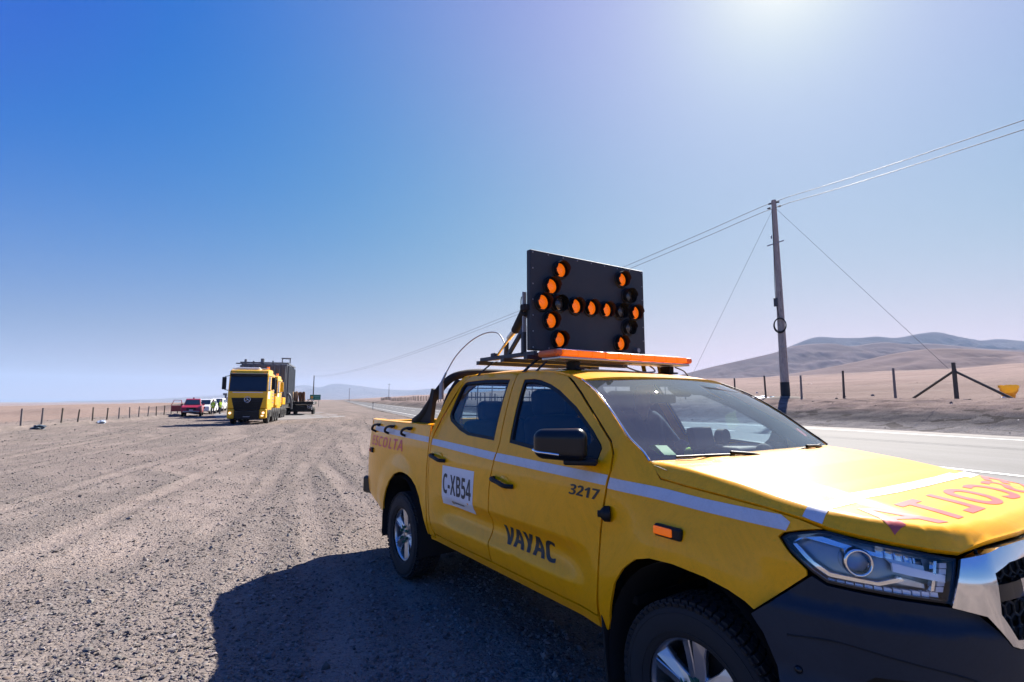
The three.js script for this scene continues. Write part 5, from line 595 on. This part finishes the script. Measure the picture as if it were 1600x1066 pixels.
function standing(label, x, z, turn, lean, group) {
  const t = thing('person', label, 'person', [x, groundY(x, z), z], turn, group), hip = [[0, 0.92, 0.09], [0, 0.92, -0.09]], st = [0.10 * lean, -0.06 * lean];
  const legs = (e) => [1, -1].flatMap((s, i) => [[hip[i], [0.03 + st[i] * 0.5, 0.50, 0.10 * s], 0.085 + e, 0.06 + e, 0.03], [[0.03 + st[i] * 0.5, 0.50, 0.10 * s], [st[i], 0.09, 0.11 * s], 0.06 + e, 0.045 + e, 0.03]]), torso = (e) => [[[0, 0.90, 0], [0.01, 1.10, 0], 0.145 + e, 0.135 + e, 0.06], [[0.01, 1.10, 0.05], [0, 1.38, 0.10], 0.12 + e, 0.09 + e, 0.06], [[0.01, 1.10, -0.05], [0, 1.38, -0.10], 0.12 + e, 0.09 + e, 0.06]], arms = (e) => [1, -1].flatMap((s) => [[[0, 1.40, 0.18 * s], [-0.02, 1.13, 0.25 * s], 0.055 + e, 0.045 + e, 0.03], [[-0.02, 1.13, 0.25 * s], [0.13, 0.95, 0.22 * s], 0.043 + e, 0.034 + e, 0.03]]);
  const head = [[[0, 1.44, 0], [0.01, 1.56, 0], 0.055, 0.055, 0.03], [[0.015, 1.62, 0], [0.005, 1.68, 0], 0.078, 0.088, 0.03], [[0.075, 1.585, 0], [0.06, 1.60, 0], 0.035, 0.045, 0.02], [[0.085, 1.635, 0], [0.10, 1.615, 0], 0.012, 0.016, 0.01], [[0.01, 1.635, 0.085], [0.01, 1.65, 0.087], 0.014, 0.016, 0.006], [[0.01, 1.635, -0.085], [0.01, 1.65, -0.087], 0.014, 0.016, 0.006]], hands = [1, -1].flatMap((s) => fingers([0.13, 0.95, 0.22 * s], [0.5, -0.8, 0], [0, 0, s]));
  const body = part('body', merge([flesh([...torso(-0.01), ...arms(-0.006), ...legs(-0.01)], [-0.25, 0, -0.35], [0.3, 1.5, 0.35], 0.022), flesh(head, [-0.12, 1.38, -0.12], [0.14, 1.8, 0.12], 0.009), flesh(hands, [0.05, 0.78, -0.32], [0.28, 1.0, 0.32], 0.009)]), skinTone, t);
  part('trousers', flesh([...legs(0.008), [[0, 0.90, 0], [0, 0.98, 0], 0.15, 0.15, 0.05]], [-0.25, 0.04, -0.3], [0.3, 1.1, 0.3], 0.02), navy, body); part('shirt', flesh([...arms(0.006), ...torso(0.004)], [-0.25, 0.75, -0.35], [0.3, 1.5, 0.35], 0.02), navy, body); part('safety_vest', flesh(torso(0.016), [-0.25, 0.75, -0.3], [0.3, 1.5, 0.3], 0.02), hiVis, body); part('vest_band', [new THREE.TorusGeometry(0.168, 0.02, 6, 24).rotateX(Math.PI / 2).scale(0.95, 1, 1.05).translate(0.005, 1.08, 0)], std(0.6, 0.5), body);
  part('hair', flesh([[[-0.01, 1.69, 0], [0.0, 1.72, 0], 0.092, 0.086, 0.03]], [-0.12, 1.58, -0.12], [0.12, 1.82, 0.12], 0.012), hairM, body); for (const s of [1, -1]) { part('shoe', [rbox(0.27, 0.10, 0.10, 0.04, st[s > 0 ? 0 : 1] + 0.05, 0.05, 0.11 * s)], softBlack, body); part('eye', [new THREE.SphereGeometry(0.011, 8, 6).translate(0.083, 1.648, 0.032 * s)], softBlack, body); } part('mouth', [box(0.008, 0.006, 0.045, 0.103, 1.582, 0)], std([0.2, 0.06, 0.05], 0.6), body);
  return t;
}
standing('person in green hi-vis vest standing nearer the white vehicles', -69.6, -1.95, -0.3, 0.4, 'roadside crew'); standing('person in yellow vest stepping forward on the right of the pair', -70.6, -2.75, 0.5, 1.5, 'roadside crew');
{ // driver behind the wheel of the escort pickup
  const t = thing('person', 'driver in dark jacket with hi-vis sleeves, seated behind the pickup windscreen', 'person', [0, 0.92, -0.38]), Z = 0;
  const torso = (e) => [[[0.22, 0.08, 0], [0.20, 0.25, 0], 0.15 + e, 0.14 + e, 0.06], [[0.20, 0.25, 0.06], [0.16, 0.50, 0.11], 0.12 + e, 0.09 + e, 0.06], [[0.20, 0.25, -0.06], [0.16, 0.50, -0.11], 0.12 + e, 0.09 + e, 0.06]], arms = (e) => [[[0.16, 0.50, 0.19], [0.36, 0.26, 0.27], 0.058 + e, 0.048 + e, 0.03], [[0.36, 0.26, 0.27], [0.60, 0.34, 0.15], 0.046 + e, 0.036 + e, 0.03], [[0.16, 0.50, -0.19], [0.36, 0.24, -0.27], 0.058 + e, 0.048 + e, 0.03], [[0.36, 0.24, -0.27], [0.66, 0.30, -0.17], 0.046 + e, 0.036 + e, 0.03]], legs = (e) => [1, -1].flatMap((s) => [[[0.24, 0.05, 0.09 * s], [0.68, 0.07, 0.13 * s], 0.085 + e, 0.062 + e, 0.03], [[0.68, 0.07, 0.13 * s], [0.86, -0.24, 0.13 * s], 0.06 + e, 0.046 + e, 0.03]]);
  const head = [[[0.17, 0.56, 0], [0.20, 0.66, 0], 0.055, 0.055, 0.03], [[0.215, 0.70, 0], [0.205, 0.76, 0], 0.078, 0.088, 0.03], [[0.275, 0.665, 0], [0.26, 0.68, 0], 0.035, 0.045, 0.02], [[0.285, 0.715, 0], [0.30, 0.695, 0], 0.012, 0.016, 0.01], [[0.21, 0.715, 0.085], [0.21, 0.73, 0.087], 0.014, 0.016, 0.006], [[0.21, 0.715, -0.085], [0.21, 0.73, -0.087], 0.014, 0.016, 0.006]];
  const body = part('body', merge([flesh([...torso(-0.01), ...arms(-0.006), ...legs(-0.01)], [0, -0.3, -0.4], [0.95, 0.62, 0.4], 0.022), flesh(head, [0.08, 0.5, -0.12], [0.34, 0.88, 0.12], 0.008), flesh([...fingers([0.60, 0.34, 0.15], [0.8, 0.3, -0.2], [0, 0, 1]), ...fingers([0.66, 0.30, -0.17], [0.8, 0.1, 0.2], [0, 0, -1])], [0.55, 0.2, -0.3], [0.82, 0.46, 0.28], 0.009)]), skinTone, t);
  part('jacket', flesh([...torso(0.008), ...arms(0.006)], [0, -0.1, -0.4], [0.75, 0.65, 0.4], 0.02), navy, body); part('trousers', flesh(legs(0.008), [0.1, -0.32, -0.3], [0.98, 0.2, 0.3], 0.02), navy, body); part('sleeve_band', [bar([0.44, 0.287, 0.23], [0.52, 0.313, 0.19], 0.056, 0.05, 14)], hiVis, body); part('sleeve_band', [bar([0.44, 0.256, -0.243], [0.53, 0.274, -0.213], 0.056, 0.05, 14)], hiVis, body); part('chest_band', [rbox(0.02, 0.05, 0.26, 0.008, 0.335, 0.27, 0)], hiVis, body); part('hair', flesh([[[0.19, 0.77, 0], [0.2, 0.80, 0], 0.092, 0.086, 0.03]], [0.06, 0.66, -0.12], [0.32, 0.9, 0.12], 0.012), hairM, body); for (const s of [1, -1]) { part('eye', [new THREE.SphereGeometry(0.011, 8, 6).translate(0.283, 0.728, 0.032 * s)], softBlack, body); part('shoe', [rbox(0.26, 0.09, 0.10, 0.04, 0.94, -0.27, 0.13 * s)], softBlack, body); }
}
// ---------------------------------------------------------------- poles, wires, fences, signs, litter
const wood = std([0.42, 0.35, 0.30], 0.9, { map: dirtMap }), postWood = std([0.085, 0.07, 0.055], 0.9), wireM = std([0.12, 0.125, 0.135], 0.6), greyWood = std([0.17, 0.15, 0.14], 0.9);
function sag(a, b, s, n = 24) { const L = []; for (let i = 0; i <= n; i++) { const t = i / n; L.push([lerp(a[0], b[0], t), lerp(a[1], b[1], t) - 4 * s * t * (1 - t), lerp(a[2], b[2], t)]); } return L; }
{
  const bx = -11.93, bz = -24.64, by = groundY(bx, bz), H = 12.72 - by;
  const t = thing('utility_pole', 'tall weathered utility pole with black base across the road', 'utility pole', [bx, by - 0.05, bz], 0.3);
  part('shaft', [(() => { const g = new THREE.CylinderGeometry(0.125, 0.225, H, 10); return g.translate(0, H / 2, 0); })()], wood, t); part('painted_base', [new THREE.CylinderGeometry(0.226, 0.236, 0.95, 10).translate(0, 0.5, 0)], std([0.02, 0.024, 0.026], 0.8), t); part('mound', [new THREE.SphereGeometry(1.1, 24, 10, 0, 6.3, 0, 1.6).scale(1, 0.22, 1)], std([0.11, 0.088, 0.08], 1, { map: dirtMap }), t);
  const cr = part('cross_bracket', [beam([-0.45, H - 2.55, 0.1], [0.40, H - 2.40, 0.1], 0.05, 0.05)], steel, t); part('bracket_end', [rbox(0.06, 0.18, 0.06, 0.01, -0.2, H - 2.1, 0.12)], steel, cr);
  for (const [x, y] of [[-0.26, H - 0.40], [0.26, H - 0.40], [-0.2, H - 0.15], [0.2, H - 0.15]]) part('insulator', [new THREE.CylinderGeometry(0.045, 0.06, 0.16, 12).rotateZ(1.57).translate(x, y, 0)], std([0.08, 0.09, 0.10], 0.3), t);
  part('junction_box', [rbox(0.20, 0.46, 0.14, 0.02, -0.17, H - 5.75, 0.12)], std([0.05, 0.055, 0.06], 0.6), t); part('cable_coil', [new THREE.TorusGeometry(0.30, 0.028, 8, 40).scale(1, 1.3, 1).translate(-0.02, H - 7.05, 0.22), new THREE.TorusGeometry(0.28, 0.02, 8, 40).scale(1, 1.3, 1).translate(0.0, H - 7.02, 0.25)], softBlack, t); part('down_cable', tube([[-0.10, H - 0.5, 0.10], [-0.13, H - 3, 0.13], [-0.16, H - 5.5, 0.16], [-0.04, H - 6.6, 0.2]], 0.016, 30, 6), softBlack, t); part('step_bolt', [rbox(0.16, 0.04, 0.05, 0.01, 0.05, H - 8.2, 0.2)], steel, t);
  // stays run to their anchors, in the pole's own axes
  t.updateMatrixWorld(); const inv = t.matrixWorld.clone().invert(), L = (p) => V(...p).applyMatrix4(inv).toArray();
  const ga = fromUV(8.4, 14.5), gb = fromUV(26, 15); part('stay_wire', [bar(L([bx, 12.3, bz]), L([ga[0], groundY(...ga) + 1.2, ga[1]]), 0.008, 0.008, 5)], wireM, t); part('stay_wire', [bar(L([bx, 12.3, bz]), L([gb[0], groundY(...gb), gb[1]]), 0.008, 0.008, 5)], wireM, t);
  const P2 = [-185, -39.4];
  const far = thing('utility_pole', 'slim dark utility pole standing behind the green sign', 'utility pole', [P2[0], groundY(...P2), P2[1]]); const h2 = 10.4 - groundY(...P2); part('shaft', [new THREE.CylinderGeometry(0.14, 0.22, h2, 8).translate(0, h2 / 2, 0)], std([0.06, 0.055, 0.05], 0.9), far); part('insulator', [bar([-0.3, h2 - 0.3, 0], [0.3, h2 - 0.3, 0], 0.06)], steel, far);
  const dv = [P2[0] - bx, P2[1] - bz], fwdEnd = [bx + 62, bz + 14.5];
  [[12.58, 10.35, 'upper'], [12.24, 10.05, 'lower']].forEach(([ya, yb, nm]) => solo('power_line', [new THREE.TubeGeometry(new THREE.CatmullRomCurve3([...sag([fwdEnd[0], ya + 0.1, fwdEnd[1]], [bx, ya, bz], 1.8, 16), ...sag([bx, ya, bz], [P2[0], yb, P2[1]], 2.4, 40).slice(1)].map((p) => V(...p))), 140, 0.016, 5)], wireM, nm + ' thin grey power line strung along the highway poles', 'power line', 'power lines'));
  // more poles far along the highway
  [[-330, -120, 'nearer of the two hazy poles right of the distant highway'], [-420, -120, 'farther of the two hazy poles by the distant highway']].forEach(([x, z, l]) => { const p = thing('utility_pole', l, 'utility pole', [x, groundY(x, z), z], 0, 'far hazy poles'); part('shaft', [new THREE.CylinderGeometry(0.12, 0.2, 11, 6).translate(0, 5.5, 0)], wireM, p); part('cross_arm', [box(0.2, 0.15, 2, 0, 10.4, 0)], wireM, p); });
}
const postG = [0, 1, 2].map((k) => { const g = new THREE.CylinderGeometry(0.045, 0.055, 1.45, 7, 3), p = g.attributes.position; for (let i = 0; i < p.count; i++) { const n = 0.006 * noise(p.getX(i) * 40 + k * 9, p.getY(i) * 6); p.setX(i, p.getX(i) + n); p.setZ(i, p.getZ(i) - n); } g.computeVertexNormals(); return g.translate(0, 0.62, 0); });
function fence(label, us, v, h, seed, strands, thick = 1) {
  const r = rng(seed), t = thing('wire_fence', label, 'fence'), tops = [];
  for (const u of us) { const [x, z] = fromUV(u, v + (r() - 0.5) * 0.12), y = groundY(x, z) - 0.06, o = part('post', postG[Math.floor(r() * 3)], r() < 0.6 ? postWood : greyWood, t); o.position.set(x, y, z); o.rotation.set((r() - 0.5) * 0.07, r() * 6, (r() - 0.5) * 0.07); o.scale.set(thick, (h / 1.34) * (0.9 + 0.14 * r()), thick); tops.push([x, y, z]); }
  for (let k = 0; k < strands; k++) part('wire', new THREE.TubeGeometry(new THREE.CatmullRomCurve3(tops.map(([x, y, z]) => V(x, y + h * (0.3 + (0.62 * k) / (strands - 1)), z + 0.05))), tops.length * 3, 0.0022, 4), wireM, t); return t;
}
const seq = (a, b, d) => { const L = []; for (let u = a; u <= b; u += d) L.push(u); return L; };
const rf = fence('wooden post and wire fence on the bank across the road', [...seq(8.21, 70, 2.35)], 14.5, 1.36, 4, 4);
{ // braced end post
  const [x, z] = fromUV(8.21, 14.5), y = groundY(x, z); part('end_post', [bar([x, y - 0.1, z], [x, y + 1.42, z], 0.075, 0.065, 10)], postWood, rf); for (const du of [1.75, -1.75]) { const [x2, z2] = fromUV(8.21 + du, 14.5 + (du < 0 ? 0.25 : 0)); part('brace', [bar([x2, groundY(x2, z2) - 0.05, z2], [x, y + 1.1, z], 0.05, 0.045, 8)], postWood, rf); }
}
fence('post and wire fence running along the left edge of the lot', seq(29, 66, 2.32), -25, 0.98, 9, 3);
fence('row of fence posts far beyond the highway, behind the pickup bed', seq(72, 300, 3.0), 15, 1.6, 12, 3, 2);
{ // green road sign
  const x = -146, z = -31.2, y = groundY(x, z), t = thing('road_sign', 'green highway sign with orange symbol on two posts', 'sign', [x, y, z], 1.35), gm = std([0.0, 0.13, 0.075], 0.5);
  const p = part('panel', [rbox(2.75, 1.5, 0.06, 0.02, 0, 2.55, 0)], gm, t); part('symbol', [new THREE.CylinderGeometry(0.36, 0.36, 0.02, 8).rotateX(Math.PI / 2).translate(-0.85, 2.6, 0.045)], std([0.75, 0.38, 0.02], 0.5), p); part('symbol_centre', [new THREE.CylinderGeometry(0.17, 0.17, 0.02, 14).rotateX(Math.PI / 2).translate(-0.85, 2.6, 0.06)], std([0.5, 0.14, 0.02], 0.5), p); for (const [yy, w] of [[2.82, 1.4], [2.35, 1.1]]) part('sign_line', [box(w, 0.10, 0.01, 0.45, yy, 0.036)], std([0.2, 0.4, 0.33], 0.5), p); part('border', [box(2.6, 0.04, 0.01, 0, 3.22, 0.036), box(2.6, 0.04, 0.01, 0, 1.88, 0.036)], std([0.3, 0.45, 0.4], 0.5), p); for (const s of [-0.95, 0.95]) part('post', [box(0.12, 3.1, 0.10, s, 1.5, -0.06)], wireM, t);
}
for (const [u, v, l] of [[95, -1.9, 'dark roadside delineator post just right of the green sign'], [88, 10.2, 'dark delineator post across the highway, seen over the pickup bed']]) { const [x, z] = fromUV(u, v), t = thing('delineator_post', l, 'marker post', [x, groundY(x, z), z], 0, 'delineator posts'); part('post', [rbox(0.12, 1.35, 0.08, 0.02, 0, 0.67, 0)], std([0.25, 0.25, 0.25], 0.7), t); part('reflector', [rbox(0.2, 0.35, 0.1, 0.03, 0, 1.25, 0)], softBlack, t); }
{ // yellow sack on the verge
  const [x, z] = fromUV(7.45, 16.2), y = groundY(x, z), P = [], n = 26, rows = 9, I = [], nz = createNoise2D(rng(44)); for (let j = 0; j <= rows; j++) for (let i = 0; i <= n; i++) { const a = (i / n) * 2 * Math.PI, k = j / rows, r = lerp(0.13, 0.24, k) * (1 + 0.16 * nz(Math.cos(a) * 1.6 + 4, Math.sin(a) * 1.6 + k * 2)); P.push(r * Math.cos(a), k * 0.42 + 0.03 * nz(a, k * 3), r * Math.sin(a) * 0.7); } for (let j = 0; j < rows; j++) for (let i = 0; i < n; i++) { const a = j * (n + 1) + i; I.push(a, a + n + 1, a + 1, a + 1, a + n + 1, a + n + 2); } const g = new THREE.BufferGeometry(); g.setAttribute('position', new THREE.Float32BufferAttribute(P, 3)); g.setIndex(I); g.computeVertexNormals();
  const t = thing('plastic_sack', 'crumpled yellow plastic sack sitting on the far verge', 'sack', [x, y, z], 0.4); t.scale.setScalar(1.25); part('sack', g, phys([0.75, 0.42, 0.02], 0.5, { transmission: 0.35 }), t); part('sack_foot', [new THREE.SphereGeometry(0.14, 14, 8).scale(1, 0.5, 0.7).translate(-0.06, 0.04, 0.02)], std([0.7, 0.68, 0.6], 0.6), t);
}
const crumple = (seed, r, sx, sy, sz) => { const g = new THREE.IcosahedronGeometry(r, 2), p = g.attributes.position, nz = createNoise2D(rng(seed)); for (let i = 0; i < p.count; i++) { const s = 1 + 0.45 * nz(p.getX(i) / r + 3 * (p.getY(i) / r), p.getZ(i) / r); p.setXYZ(i, p.getX(i) * s * sx, p.getY(i) * s * sy, p.getZ(i) * s * sz); } g.computeVertexNormals(); return g; };
const litter = [[-36.4, 8.7, 0.3, 1.5, 0.5, 1, [0.02, 0.035, 0.05], 'dark blue crumpled tarp scrap lying left on the gravel', 'tarp'], [-45.0, 6.6, 0.3, 1.8, 0.5, 0.8, [0.25, 0.3, 0.38], 'grey and white sheet of rubbish below the left fence', 'rubbish'], [-13.9, -25.5, 0.42, 1.5, 0.3, 0.8, [0.42, 0.42, 0.55], 'pale lilac plastic sheet beside the fence, left of the pole', 'plastic sheet'], [-12.9, -25.1, 0.13, 1, 0.9, 1, [0.05, 0.42, 0.62], 'bright blue plastic ball of litter left of the pole', 'litter']];
for (const [x, z, r, sx, sy, sz, c, l, cat] of litter) { const o = solo('litter', crumple(Math.round(r * 100 + x), r, sx, sy, sz), std(c, 0.6), l, cat); o.position.set(x, groundY(x, z) + r * sy * 0.5, z); }
{ // white paper scraps and stones strewn over the desert verge
  const g = crumple(9, 1, 1.2, 0.5, 1), im = new THREE.InstancedMesh(g, std([1, 1, 1], 0.8), 700), r = rng(61), m = new THREE.Matrix4(), q = new THREE.Quaternion(), c = new THREE.Color(); im.name = 'verge_stones'; im.userData = { kind: 'stuff', label: 'stones and pale scraps strewn over the desert verge', category: 'stones' };
  for (let i = 0; i < 700; i++) { const u = -25 + r() * 90, v = r() < 0.35 ? 9.3 + r() * 5 : 12 + 90 * r() ** 2, [x, z] = fromUV(u, v), s = 0.012 + 0.05 * r() ** 4 * (1 + v * 0.02); m.compose(V(x, groundY(x, z) + s * 0.2, z), q.setFromEuler(new THREE.Euler(r(), r() * 6, r())), V(s, s, s)); im.setMatrixAt(i, m); const l = r() < 0.08 ? 0.6 : 0.05 + 0.1 * r(); im.setColorAt(i, c.setRGB(l, l * 0.9, l * 0.84)); } scene.add(im);
}
renderer.render(scene, camera);
